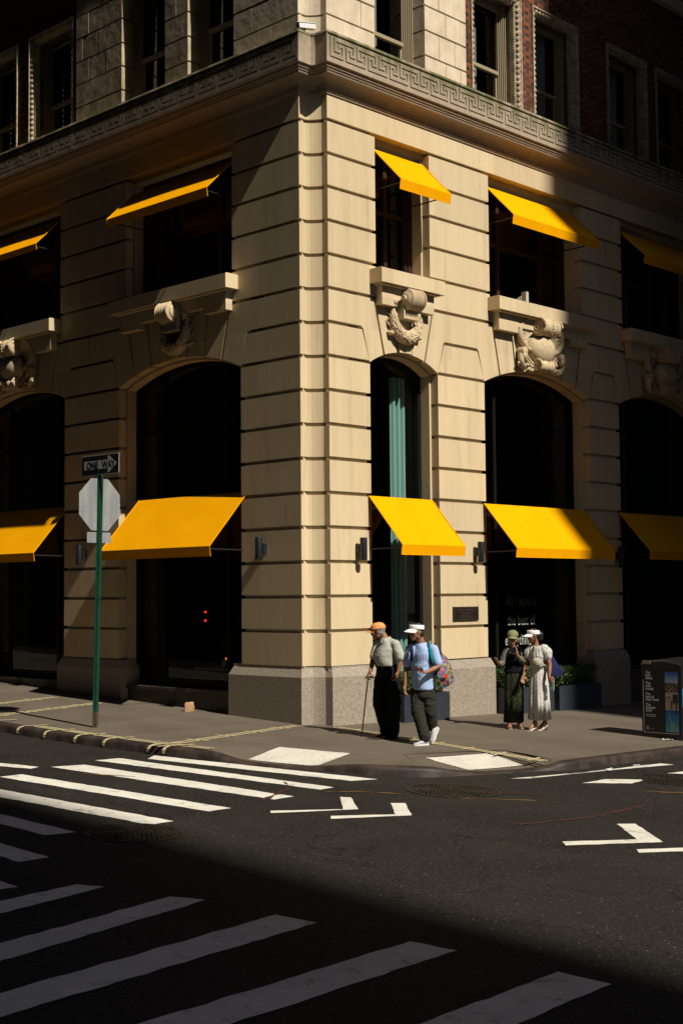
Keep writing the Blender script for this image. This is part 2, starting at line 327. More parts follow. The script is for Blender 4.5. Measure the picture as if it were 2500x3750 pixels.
def paint_mat(name, col, worn=.5):
    m = mat(name, col, .75, spec=.3); t = m.node_tree; b = t.nodes['Principled BSDF']
    tc = t.nodes.new('ShaderNodeTexCoord')
    n = t.nodes.new('ShaderNodeTexNoise'); n.inputs['Scale'].default_value = 5; n.inputs['Detail'].default_value = 12; n.inputs['Roughness'].default_value = .75; t.links.new(tc.outputs['Object'], n.inputs[0])
    n2 = t.nodes.new('ShaderNodeTexNoise'); n2.inputs['Scale'].default_value = 2.2; n2.inputs['Detail'].default_value = 9; n2.inputs['Roughness'].default_value = .65; t.links.new(tc.outputs['Object'], n2.inputs[0])
    r = t.nodes.new('ShaderNodeValToRGB'); r.color_ramp.elements[0].position = .555; r.color_ramp.elements[1].position = .66; t.links.new(n.outputs[0], r.inputs[0])
    o1 = mixnode(t, n2.outputs[0], tuple(c*.68 for c in col), tuple(min(1, c*1.28) for c in col))
    o = mixnode(t, r.outputs[0], o1, tuple(c*worn for c in col)); t.links.new(o, b.inputs['Base Color'])
    bu = t.nodes.new('ShaderNodeBump'); bu.inputs['Strength'].default_value = .4; bu.inputs['Distance'].default_value = .008
    nb = t.nodes.new('ShaderNodeTexNoise'); nb.inputs['Scale'].default_value = 60; t.links.new(tc.outputs['Object'], nb.inputs[0])
    t.links.new(nb.outputs[0], bu.inputs['Height']); t.links.new(bu.outputs[0], b.inputs['Normal'])
    return m
PAINT = paint_mat('road_paint', (.72, .675, .585), .42)
TAPE = mat('masking_tape', (.60, .50, .28), .6)
RED = mat('red_tape', (.25, .06, .04), .6)

mb = MB(); N = 60; S_ = 300
for j in range(2):
    pass
mb.add([(-S_, -S_, g(-S_, -S_)-.13), (S_, -S_, g(S_, -S_)-.13), (S_, S_, g(S_, S_)-.13), (-S_, S_, g(-S_, S_)-.13)], [(0, 1, 2, 3)])
tag(mb.build('road', ROAD), kind='structure')
# corner pavement with two dropped kerbs
BND = [(12.08,150,0),(12.08,19.4,0),(12.2,17.77,0),(12.4,16.39,0),(12.56,15.58,0),(12.73,15.01,-.01),(12.8,14.67,-.08),(12.91,14.34,-.11),(13.1,13.89,-.11),(13.35,13.52,-.1),(13.5,13.02,-.02),(13.84,12.42,0),(14.24,12.08,0),(14.75,11.97,-.09),(15.36,11.79,-.11),(16.08,11.66,-.1),(16.31,11.5,-.01),(16.68,11.46,0),(18.18,11.47,0),(19.5,11.44,0),(150,11.4,0)]
def inset(d):
    P = [Vector((x, y)) for x, y, _ in BND]; out = []
    for i, p in enumerate(P):
        t = (P[min(i+1, len(P)-1)] - P[max(i-1, 0)]).normalized(); n = Vector((-t.y, t.x)); out.append(p + n*d)
    return out
def smooth_line(pts, k):        # Chaikin on xyz
    for _ in range(k):
        q = [pts[0]]
        for a, b in zip(pts, pts[1:]):
            q += [tuple(a[i]*.75+b[i]*.25 for i in range(3)), tuple(a[i]*.25+b[i]*.75 for i in range(3))]
        q.append(pts[-1]); pts = q
    return pts
BND = smooth_line(BND, 2)
K = .16
i1 = inset(K); i2 = inset(1.35)
mb = MB(); n = len(BND)
vs = [(p.x, p.y, g(p.x, p.y)+BND[i][2]) for i, p in enumerate(i1)] + [(p.x, p.y, g(p.x, p.y)) for p in i2]
# second ring collapse is fine because the corner is convex
mb.add(vs, [(i, i+1, n+i+1, n+i) for i in range(n-1)])
mb.add([(p.x, p.y, g(p.x, p.y)) for p in i2] + [(150, 150, g(150, 150))], [tuple(range(n+1))])
pav = tag(mb.build('pavement', WALK), kind='structure')
mb = MB()
prof = lambda i: [(BND[i][0], BND[i][1], g(*BND[i][:2])-.16), (BND[i][0], BND[i][1], g(*BND[i][:2])+BND[i][2]-.03)]
rings = []
for i, (x, y, dz) in enumerate(BND):
    p = Vector((x, y)); q = i1[i]; d = (q-p)/K
    z0 = g(x, y)
    pr = [(-.02, -.18), (0, dz-.05 if dz > -.06 else -.128), (.01, dz-.022), (.03, dz-.006), (.06, dz+.001), (K+.01, dz+.003), (K+.01, -.2)]
    rings.append([(p.x+d.x*a, p.y+d.y*a, z0+b) for a, b in pr])
mb.loft(rings, cap=False, closed=False)
tag(mb.build('kerb', KERB, smooth=True, auto=40), kind='structure')

def road_poly(pts, z=-.13, h=.004):
    return [(x, y, g(x, y)+z+h) for x, y in pts]
def rough_quad(mb, pts, z=-.13, h=.004, amp=.012, step=.12):
    out = []
    for a, b in zip(pts, pts[1:]+pts[:1]):
        L = math.hypot(b[0]-a[0], b[1]-a[1]); k = max(1, int(L/step))
        for i in range(k):
            t = i/k; x = a[0]+(b[0]-a[0])*t; y = a[1]+(b[1]-a[1])*t
            if i: x += random.uniform(-amp, amp); y += random.uniform(-amp, amp)
            out.append((x, y, g(x, y)+z+h))
    mb.add(out, [tuple(range(len(out)))])
STR = {
 'A1': [(12.40,15.83),(13.42,12.41),(13.01,12.50),(12.10,15.6)],
 'A2': [(11.38,15.85),(11.8,15.85),(12.42,12.24),(12.15,12.20)],
 'A3': [(10.51,15.63),(11.01,15.56),(11.5,12.0),(11.15,11.97)],
 'A4': [(9.48,15.22),(9.83,15.26),(10.33,11.8),(9.99,11.78)],
 'A5': [(8.57,14.5),(8.94,14.5),(9.29,11.53),(8.96,11.50)],
 'A6': [(7.75,13.9),(8.02,14.0),(8.11,11.61),(7.77,11.66)],
 'A7': [(6.95,12.9),(7.22,12.9),(7.21,10.74),(6.88,10.73)],
 'A0': [(10.22,16.41),(10.38,15.71),(10.28,15.58),(10.0,16.5)],
 'A9': [(6.1,11.9),(6.38,11.9),(6.35,9.9),(6.05,9.9)],
 'B1': [(5.0,9.42),(6.78,9.69),(6.91,9.48),(5.0,9.06)],
 'B2': [(4.0,8.21),(7.11,8.88),(7.26,8.61),(4.0,7.88)],
 'B3': [(3.2,7.29),(7.37,7.91),(7.45,7.53),(3.2,6.95)],
 'B4': [(2.5,6.29),(7.6,6.73),(7.68,6.35),(2.5,5.94)],
 'B5': [(3.0,5.2),(7.8,5.57),(7.84,5.17),(3.0,4.8)],
 'C1': [(15.0,11.44),(18.37,10.94),(18.31,11.14),(15.28,11.30)],
 'C2': [(15.51,10.64),(16.12,10.66),(16.57,10.32),(16.08,10.22)],
 'C3': [(17.08,10.52),(19.5,10.30),(19.5,10.05),(17.1,10.28)],
 'C4': [(16.9,9.72),(18.6,9.62),(18.6,9.42),(17.0,9.52)],
}
CWN = {'A': 'crosswalk_bar'}
for k, q in STR.items():
    m_ = MB(); q = q if k != 'A0' else [(9.4, 17.3), (9.7, 17.6), (10.38, 15.71), (10.2, 15.62)]
    rough_quad(m_, q); o = m_.build('crosswalk_bar', PAINT); tag(o, kind='structure')
for q in ([(10.48,11.31),(10.58,11.42),(11.33,11.02),(11.94,11.66),(12.02,11.56),(11.48,10.92)],
          [(10.77,10.66),(10.90,10.79),(11.58,10.44),(12.11,11.0),(12.26,10.90),(11.68,10.29)],
          [(11.64,8.19),(11.78,8.33),(12.54,7.93),(13.17,8.58),(13.36,8.46),(12.64,7.68)],
          [(11.93,7.52),(12.06,7.63),(12.9,7.2),(13.6,7.85),(13.8,7.75),(13.0,6.95)]):
    m_ = MB(); rough_quad(m_, q, amp=.008); tag(m_.build('chevron_marking', PAINT), kind='structure')
# survey spray paint: thin orange and red lines
ORANGE = paint_mat('orange_spray', (.16, .085, .02), .2); REDS = paint_mat('red_spray', (.055, .018, .015), .4)
for pts, m_ in (([(12.1,12.05),(12.5,11.75),(12.75,11.35)], ORANGE), ([(13.0,10.9),(13.6,10.25),(13.75,10.1)], ORANGE), ([(10.5,14.9),(10.9,14.3)], ORANGE), ([(15.6,9.7),(16.5,8.7),(17.5,7.9)], ORANGE),
                ([(12.2,9.2),(13.3,9.0),(14.6,9.1)], REDS), ([(11.0,12.0),(11.9,12.5),(12.2,12.9)], REDS), ([(13.6,10.9),(14.2,10.3)], REDS)):
    q = MB(); L = [(x, y-.035) for x, y in pts] + [(x, y+.035) for x, y in reversed(pts)]
    rough_quad(q, L, h=.006, amp=.03, step=.1); tag(q.build('spray_marking', m_), kind='structure')
# manholes
IRON = mat('cast_iron', (.020, .016, .011), .6, metal=.2, col2=(.042, .032, .020), nscale=9, spec=.3)
def manhole(cx, cy, r, label):
    e = empty('manhole_cover', (cx, cy, g(cx, cy)-.13)); tag(e, label, 'manhole cover', 'manhole covers in the roadway')
    tilt = lambda x, y, h: (x, y, -.02070271*x+.03655902*y+h)
    q = MB(); nn = 48
    for a, b, h in ((0, .92, .006), (.94, 1.0, .009)):
        q.loft([[tilt(r*a*math.cos(2*PI*k/nn), r*a*math.sin(2*PI*k/nn), h) for k in range(nn)], [tilt(r*b*math.cos(2*PI*k/nn), r*b*math.sin(2*PI*k/nn), h) for k in range(nn)]], cap=False)
    for ring in range(1, 8):
        rr = r*.9*ring/7.6; cnt = int(7*ring)
        for k in range(cnt):
            a = 2*PI*(k+.5*(ring % 2))/cnt; w_ = .3*2*PI*rr/cnt
            pts = [(rr-.018, -w_), (rr+.018, -w_), (rr+.018, w_), (rr-.018, w_)]
            vs = [(x*math.cos(a)-y*math.sin(a), x*math.sin(a)+y*math.cos(a)) for x, y in pts]
            q.prism(vs, lambda x, y, d: tilt(x, y, d), .006, .018)
    q.build('lid', IRON, e)
manhole(13.51, 11.2, .60, 'round cast iron manhole cover in the sunlit road below the dropped kerb')
manhole(8.56, 11.26, .50, 'round manhole cover lying in shadow at the end of the crosswalk bars')
manhole(17.0, 9.98, .62, 'dark manhole cover between white bars at the right edge of the road')
# tactile pads
PAD = paint_mat('tactile_white', (.66, .62, .54), .85)
for i, q in enumerate(([(13.08,14.57),(13.98,14.89),(14.39,13.84),(13.47,13.55)], [(14.99,12.94),(16.27,12.75),(15.99,11.98),(14.91,12.12)])):
    P = [Vector(p) for p in q]
    def zpad(x, y):
        # height of the sloping ramp surface
        best = min(range(n), key=lambda i: (BND[i][0]-x)**2+(BND[i][1]-y)**2); d = math.hypot(BND[best][0]-x, BND[best][1]-y)
        return max(0, 1-(max(d-K, 0))/1.19)*BND[best][2]
    nn = 12; vs = []; fs = []
    for a in range(nn+1):
        for b in range(nn+1):
            p = (P[0]*(1-a/nn)+P[1]*(a/nn))*(1-b/nn) + (P[3]*(1-a/nn)+P[2]*(a/nn))*(b/nn)
            z = g(p.x, p.y)+max(zpad(p.x, p.y)+.008, -.10); vs.append((p.x, p.y, z))
    for a in range(nn):
        for b in range(nn): fs.append((a*(nn+1)+b, (a+1)*(nn+1)+b, (a+1)*(nn+1)+b+1, a*(nn+1)+b+1))
    m_ = MB(); m_.add(vs, fs)
    N2 = 15
    for a in range(N2):
        for b in range(N2):
            u, v = (a+.5)/N2, (b+.5)/N2
            p = (P[0]*(1-u)+P[1]*u)*(1-v) + (P[3]*(1-u)+P[2]*u)*v
            z = g(p.x, p.y)+max(zpad(p.x, p.y)+.008, -.10)
            m_.rev([(.018, 0), (.014, .006), (0.001, .007)], (p.x, p.y, z), (0, 0, 1), 6)
    tag(m_.build('tactile_paving', PAD), 'white bumpy tactile pad on the dropped kerb nearest the left crosswalk' if i == 0 else 'white bumpy tactile pad on the dropped kerb in front of the walking men', 'tactile pad', 'tactile pads at the corner')
# masking tape laid along fresh joints
def tape(pts, wd, h=.005, m_=TAPE, mbx=None):
    q = mbx or MB()
    for a, b in zip(pts, pts[1:]):
        a = Vector(a); b = Vector(b); t = (b-a).normalized(); nn_ = Vector((-t.y, t.x))*wd/2; t = t*.02
        P = [a-t-nn_, b+t-nn_, b+t+nn_, a-t+nn_]
        q.add([(p.x, p.y, g(p.x, p.y)+h+random.uniform(0, .002)) for p in P], [(0, 1, 2, 3)])
    return q
def tape_line(a, b, label, k=3):
    q = MB(); a = Vector(a); b = Vector(b); t = (b-a).normalized(); nn_ = Vector((-t.y, t.x))
    for off in (-.055, .055): tape([a+nn_*off, b+nn_*(off+random.uniform(-.01, .01))], .05, mbx=q)
    L = (b-a).length
    for i in range(k):
        c = a+t*(L*(i+.7)/k); tape([c-nn_*.16+t*.05, c+nn_*.16-t*.04], .045, h=.009, mbx=q)
    o = q.build('masking_tape', TAPE); tag(o, label, 'tape', 'masking tape strips on the pavement'); return o
tape_line((16.2, 16.81), (12.45, 15.85), 'cream masking tape strips from the building corner to the left kerb', 5)
tape_line((15.6, 21.6), (12.5, 20.4), 'cream masking tape strips reaching the kerb beside the sign pole', 4)
tape_line((15.53, 22.95), (12.6, 21.8), 'farthest left strip of cream masking tape on the pavement', 3)
tape_line((16.62, 16.3), (16.14, 11.7), 'cream masking tape strips running under the walking men to the right ramp', 7)
q = MB()
ks = [p for p in BND if 15.2 < p[1] < 24 and p[0] < 12.9][::-1]
kl = [(x+.22, y) for x, y, _ in ks]
for dd_ in (0, .11): tape([(x+dd_, y) for x, y in kl], .055, mbx=q)
for y in (15.75, 16.0, 16.9, 17.5, 18.2, 18.9, 19.8, 20.6, 21.5):
    x = min(ks, key=lambda p: abs(p[1]-y))[0]
    z = g(x, y)
    w_ = .07
    prof_ = [(.45, .007), (.16, .009), (.06, .009), (.0, -.01), (-.03, -.05), (-.035, -.10)]
    L1 = [(x+a, y-w_/2-a*.25, z+b) for a, b in prof_]; L2 = [(x+a, y+w_/2-a*.25, z+b) for a, b in prof_]
    q.loft([L1, L2], cap=False, closed=False)
tag(q.build('masking_tape', TAPE), 'cream masking tape laid along the left kerb with short tabs folded over its edge', 'tape', 'masking tape strips on the pavement')

# ================================================================ corner building
BLD = empty('corner_building', (18, 18, 0)); tag(BLD, 'beige rusticated limestone corner building with yellow awnings and a Greek key cornice', 'building')
BLD.location = (0, 0, 0)
FR = lambda u, z, d: (u, Y0-d, z)
FL = lambda u, z, d: (X0-d, u, z)
F = {'R': FR, 'L': FL}
# openings: (lower a, b), rise, (upper a, b)
BAYS = {'R': [(17.80, 19.67, .27, 17.98, 19.48, 'garland'), (21.07, 24.67, .37, 21.28, 24.46, 'cartouche'), (25.82, 29.42, .37, 26.03, 29.2, 'cartouche')],
        'L': [(18.44, 22.08, .37, 18.67, 21.85, 'garland'), (23.94, 27.58, .37, 24.12, 27.35, 'cartouche')]}
ZS = 6.345; JG = .032
zc = lambda k: .99+.595*k
def arch(a, b, rise, u, zs=ZS):
    c, h = (a+b)/2, (b-a)/2; Rr = (h*h+rise*rise)/(2*rise)
    return zs + math.sqrt(max(Rr*Rr-(u-c)**2, 0)) - (Rr-rise)
def arc_pts(a, b, rise, u0, u1, n=8, zs=ZS):
    return [(u0+(u1-u0)*i/n, arch(a, b, rise, u0+(u1-u0)*i/n, zs)) for i in range(n+1)]
D1, D2, D3 = -.18, -.40, -.50
cornerplan_out = [(X0, 16.90), (X0+.17, 16.90), (X0+.225, 16.865), (X0+.28, 16.80), (X0+.325, 16.735), (16.76, 16.69), (16.76, Y0)]
def corner_poly(uL, uR, inset_=0, depth=.18):
    # plan polygon of the corner, optionally recessed by inset_
    e = inset_
    pts = [(X0+e, uL-e*.8), (X0+e, 16.90+e*.0), (X0+.17+e*.3, 16.90+e), (X0+.225+e*.7, 16.865+e*.7), (X0+.28+e*.7, 16.80+e*.7), (X0+.325+e*.7, 16.735+e*.7), (16.76+e, 16.69+e*.3), (16.76+e*.0, Y0+e), (uR-e*.8, Y0+e), (uR-e*.8, Y0+depth), (17.2, 17.3), (X0+depth, uL-e*.8)]
    return pts
HZ = lambda a, b, d: (a, b, d)
wall = MB()
back = MB()
for k in range(16):
    z0, z1 = zc(k)+JG, zc(k+1)-JG
    if k == 0: z0 = zc(0)
    if k < 9: uL, uR = 18.44, 17.80
    elif k in (9, 10): uL, uR = 17.9, 17.35
    elif k == 11: uL, uR = 18.67, 17.98
    else: uL, uR = 18.67, 17.98
    wall.prism(corner_poly(uL, uR), HZ, z0, z1)
for z0, z1, uL, uR in ((.8, 6.345, 18.44, 17.80), (6.345, 7.56, 17.9, 17.35), (7.56, 10.52, 18.67, 17.98)):
    back.prism(corner_poly(uL, uR, .055), HZ, z0, z1)
piers = {'R': [(19.67, 21.07, 19.48, 21.28), (24.67, 25.82, 24.46, 26.03), (29.42, 30.8, 29.2, 31)], 'L': [(22.08, 23.94, 21.85, 24.12), (27.58, 29.0, 27.35, 29.2)]}
for s in 'RL':
    f = F[s]
    for a, b, ua, ub in piers[s]:
        for k in range(16):
            z0, z1 = zc(k)+JG, zc(k+1)-JG
            if k == 0: z0 = zc(0)
            if k in (9, 10): continue
            p, q = (a, b) if k < 9 else (ua, ub)
            wall.prism([(p, z0), (q, z0), (q, z1), (p, z1)], f, D1, 0)
        back.prism([(a+.05, .8), (b-.05, .8), (b-.05, ZS), (a+.05, ZS)], f, D1, -.055)
        back.prism([(a+.05, ZS), (b-.05, ZS), (b-.05, 7.56), (a+.05, 7.56)], f, D1, -.055)
        back.prism([(ua+.05, 7.56), (ub-.05, 7.56), (ub-.05, 10.52), (ua+.05, 10.52)], f, D1, -.055)
    # trapezoid blocks beside the arches and the long blocks over them
    G = JG*.75
    bays = BAYS[s]
    spans = []
    c0 = (16.76 if s == 'R' else 16.90)
    spans.append((None, bays[0]))
    for i in range(len(bays)-1): spans.append((bays[i], bays[i+1]))
    spans.append((bays[-1], None))
    for left, right in spans:
        if left is None:
            e = 17.35 if s == 'R' else 17.9
            a = right[0]
            wall.prism([(e, zc(9)+JG), (a-.01, zc(9)+JG), (a-.20, zc(10)-JG), (e, zc(10)-JG)], f, D1, 0)
        elif right is None:
            b = left[1]; e = b+1.4
            wall.prism([(b+.01, zc(9)+JG), (e, zc(9)+JG), (e, zc(10)-JG), (b+.20, zc(10)-JG)], f, D1, 0)
        else:
            b, a = left[1], right[0]
            wall.prism([(b+.01, zc(9)+JG), (a-.01, zc(9)+JG), (a-.20, zc(10)-JG), (b+.20, zc(10)-JG)], f, D1, 0)
        # ear block (course 10) joined with first voussoirs
        zt = zc(11)-JG; zb = zc(10)+JG
        if left is None:
            e = 17.35 if s == 'R' else 17.9
            wall.prism([(e, zb), (right[0]-.22, zb), (right[0]-.22, zt), (e, zt)], f, D1, 0)
        elif right is None:
            wall.prism([(left[1]+.22, zb), (left[1]+1.4, zb), (left[1]+1.4, zt), (left[1]+.22, zt)], f, D1, 0)
        else:
            wall.prism([(left[1]+.22, zb), (right[0]-.22, zb), (right[0]-.22, zt), (left[1]+.22, zt)], f, D1, 0)
    for a, b, rise, ua, ub, kind in bays:
        c, h = (a+b)/2, (b-a)/2
        small = h < 1.2
        bots = [h, .56, .19] if small else [h, 1.30, .78, .26]
        tops = [h+.22, .80, .24] if small else [h+.22, 1.52, .91, .30]
        zt = zc(11)-JG
        for sg in (-1, 1):
            for i in range(len(bots)-1):
                u0, u1 = c+sg*(bots[i]-(0 if i == 0 else G)), c+sg*(bots[i+1]+G)
                t0, t1 = c+sg*(tops[i]-(0 if i == 0 else G)), c+sg*(tops[i+1]+G)
                pts = arc_pts(a, b, rise, u0, u1, 6)
                if i == 0: poly = pts + [(t1, zt), (t0, zt), (t0, zc(10)+JG), (c+sg*(h+.20-.03), zc(10)-JG*.2)]
                else: poly = pts + [(t1, zt), (t0, zt)]
                wall.prism(poly, f, D1, 0)
        pts = arc_pts(a, b, rise, c-bots[-1]+G, c+bots[-1]-G, 4)
        wall.prism(pts + [(c+tops[-1]-G, zt), (c-tops[-1]+G, zt)], f, D1, .03)
        # recessed layer behind voussoirs
        ap = arc_pts(a, b, rise, a+.0, b-.0, 14)
        ap = [(u, z+.05) for u, z in ap]
        back.prism([(a-.25, ZS+.05)] + ap + [(b+.25, ZS+.05), (b+.25, 7.557), (a-.25, 7.557)], f, D1-.001, -.060)
        # course 11 panel under the sill
        wall.prism([(ua+.001, zc(11)+JG), (ub-.001, zc(11)+JG), (ub-.001, 7.97), (ua+.001, 7.97)], f, D1, -.001)
        back.prism([(ua, 7.5), (ub, 7.5), (ub, 7.9), (ua, 7.9)], f, D2, -.06)
        # inner jambs and arch band
        w2 = .045
        wall.prism([(a-.2, .6), (a+w2, .6), (a+w2, ZS-.03), (a-.2, ZS-.03)], f, D2, D1-.002)
        wall.prism([(b+.2, .6), (b-w2, .6), (b-w2, ZS-.03), (b+.2, ZS-.03)], f, D2, D1-.002)
        ap2 = arc_pts(a+w2, b-w2, rise-.01, a+w2, b-w2, 16, ZS-.03)
        wall.prism([(a-.2, ZS-.03)] + ap2 + [(b+.2, ZS-.03), (b+.2, 7.5), (a-.2, 7.5)], f, D2, D1-.002)
        # upper inner jambs and head
        wall.prism([(ua-.2, 7.9), (ua+w2, 7.9), (ua+w2, 10.45), (ua-.2, 10.45)], f, D2, D1-.002)
        wall.prism([(ub+.2, 7.9), (ub-w2, 7.9), (ub-w2, 10.45), (ub+.2, 10.45)], f, D2, D1-.002)
        wall.prism([(ua-.2, 10.45), (ub+.2, 10.45), (ub+.2, 10.545), (ua-.2, 10.545)], f, D2, D1-.002)
# architrave band above the upper windows (z 10.545 .. 11)
def band_plan(e0, far=31.5, back_=.45):
    """plan polygon following the corner at outward offset e0"""
    o = e0
    return [(X0-o, far), (X0-o, 16.90-o), (X0+.17-o*.9, 16.90-o), (X0+.225-o*.75, 16.865-o*.75), (X0+.28-o*.72, 16.80-o*.72), (X0+.325-o*.7, 16.735-o*.75), (16.76-o, 16.69-o*.95), (16.76-o, Y0-o), (far, Y0-o), (far, Y0+back_), (X0+back_+.35, Y0+back_+.35), (X0+back_, far)]
wall.prism(band_plan(0), HZ, 10.545, 11.0)
wall_o = wall.build('limestone_wall', STONE, BLD)
back_o = back.build('joint_backing', STONE, BLD)

# ---- cornice: cove + steps + key-pattern frieze
cor = MB()
prof = [(0, 10.96), (.025, 10.965), (.03, 10.995), (.05, 11.005)]
for i in range(7):
    a = PI/2*i/6; prof.append((.05+.205*(1-math.cos(a)), 11.01+.205*math.sin(a)))
prof += [(.265, 11.23), (.265, 11.25), (.285, 11.26), (.295, 11.29), (.315, 11.30), (.325, 11.345), (.36, 11.355)]
# frieze notch plan is simpler than the wall
def frieze_plan(o):
    return [(X0-o, 31.5), (X0-o, 16.90-o*1.03), (X0+.30-o, 16.90-o*1.03), (X0+.35-o, 16.84-o*1.03), (16.76-o, 16.84-o*1.0), (16.76-o, Y0-o), (31.5, Y0-o)]
rings = []
for o, z in prof: rings.append([(x, y, z) for x, y in frieze_plan(o)])
rings.append([(x, y, 11.355) for x, y in frieze_plan(.295)])
cor.loft(rings, cap=False, closed=False)
DB = .30     # recess plane of the frieze
rr = [[(x, y, z) for x, y in frieze_plan(DB)] for z in (11.355, 11.90)]
cor.loft(rr, cap=False, closed=False)
rr = [[(x, y, z) for x, y in frieze_plan(o)] for o, z in ((.36, 11.86), (.37, 11.875), (.36, 11.917), (0, 11.95), (-.3, 11.95))]
cor.loft(rr, cap=False, closed=False)
# end pieces at the notch: plain faces
def notch_faces():
    P = frieze_plan(.36)[1:6]
    cor.loft([[(x, y, 11.355) for x, y in P], [(x, y, 11.86) for x, y in P]], cap=False, closed=False)
notch_faces()
# raster of raised cells. unit: 20 wide cells -> .0195 m, rows -> .0127 m
def key_cells(cols, start):
    """return set of groove cells for one frieze starting at column 0; groove strokes as in the photo"""
    gr = set()
    def hl(x0, x1, y, c): 
        for x in range(int(round(x0/20)), int(round(x1/20))+1):
            gr.add((c+x, y)); gr.add((c+x, y+1))
    def vl(x, y0, y1, c):
        for y in range(y0, y1+1): gr.add((c+int(round(x/20)), y))
    c = start
    while c < cols:
        vl(0, 4, 20, c); hl(0, 135, 20, c)
        vl(100, 10, 16, c); hl(55, 480, 7, c); vl(485, 7, 16, c)
        hl(150, 200, 13, c); vl(200, 13, 22, c)
        vl(295, 11, 27, c); hl(295, 800, 27, c)
        hl(350, 390, 13, c); vl(390, 13, 20, c); hl(390, 510, 20, c)
        c += 29
    return gr
CW, RHh = .0195, .0143
ZT = 11.86          # top of frieze panel
nrow = 35
def frieze(s, u_start, u_end):
    f = F[s]; cols = int((u_end-u_start)/CW)
    gr = key_cells(cols, 9)
    # first element: long left stroke
    gr = {(x, y) for x, y in gr if x >= 0 and x < cols}
    for y in range(2, 28): gr.add((4, y))
    for x in range(4, 21): gr.add((x, 27)); gr.add((x, 28))
    for x in range(1, cols): gr.add((x, 1)); gr.add((x, 0))
    raised = {}
    m_ = MB()
    active = {}
    for y in range(nrow+1):
        runs = []
        if y < nrow:
            x = 0
            while x < cols:
                if (x, y) in gr: x += 1; continue
                x0 = x
                while x < cols and (x, y) not in gr: x += 1
                runs.append((x0, x))
        nxt = {}
        for r in runs:
            nxt[r] = active.pop(r, y)
        for (x0, x1), y0 in active.items():
            u0 = u_start+x0*CW; u1 = u_start+x1*CW
            za = ZT-y0*RHh; zb = ZT-y*RHh
            m_.prism([(u0, zb), (u1, zb), (u1, za), (u0, za)], f, DB-.01, .36)
        active = nxt
    return m_
ur = frieze('R', 16.76-.36+.002, 29.5); ul = frieze('L', 16.90-.36*1.03+.002, 29.5)
cor_o = cor.build('cornice', CORN, BLD)
for m_ in (ur, ul): m_.build('greek_key_frieze', CORN, cor_o)

# ---- granite bases
def granite(polys, name='granite_base'):
    m_ = MB()
    for poly in polys: m_.prism(poly, HZ, -.6, .80)
    # chamfered top
    for poly in polys:
        cx = sum(p[0] for p in poly)/len(poly); cy = sum(p[1] for p in poly)/len(poly)
        top = [(x+(.07 if x < cx else -.07)*(1 if abs(x-cx) > .1 else 0), y+(.07 if y < cy else -.07)*(1 if abs(y-cy) > .1 else 0), .965) for x, y in poly]
        m_.loft([[(x, y, .80) for x, y in poly], top])
    return m_.build(name, GRAN, BLD)
e = .06
cg = MB()
gp = [(X0-e, 18.74), (X0-e, 16.86), (X0+.15, 16.86), (X0+.20, 16.83), (X0+.25, 16.77), (X0+.29, 16.71), (16.73, 16.66), (16.73, Y0-e), (17.93, Y0-e), (17.93, Y0+.3), (17.3, 17.4), (X0+.3, 18.74)]
gt = [(X0+.01, 18.66), (X0+.01, 16.92), (X0+.17, 16.92), (X0+.225, 16.885), (X0+.28, 16.82), (X0+.325, 16.755), (16.78, 16.70), (16.78, Y0+.01), (17.86, Y0+.01), (17.86, Y0+.3), (17.3, 17.4), (X0+.3, 18.66)]
cg.loft([[(x, y, -.6) for x, y in gp], [(x, y, .80) for x, y in gp], [(x, y, .95) for x, y in gt], [(x, y, .995) for x, y in gt]])
cg.build('granite_base', GRAN, BLD)
granite([[(19.62, Y0-e), (21.22, Y0-e), (21.22, Y0+.4), (19.62, Y0+.4)]])
granite([[(24.60, Y0-e), (25.97, Y0-e), (25.97, Y0+.4), (24.60, Y0+.4)]])
granite([[(X0-e, 21.93), (X0-e, 24.10), (X0+.4, 24.10), (X0+.4, 21.93)]])
granite([[(X0-e, 27.45), (X0-e, 29.1), (X0+.4, 29.1), (X0+.4, 27.45)]])

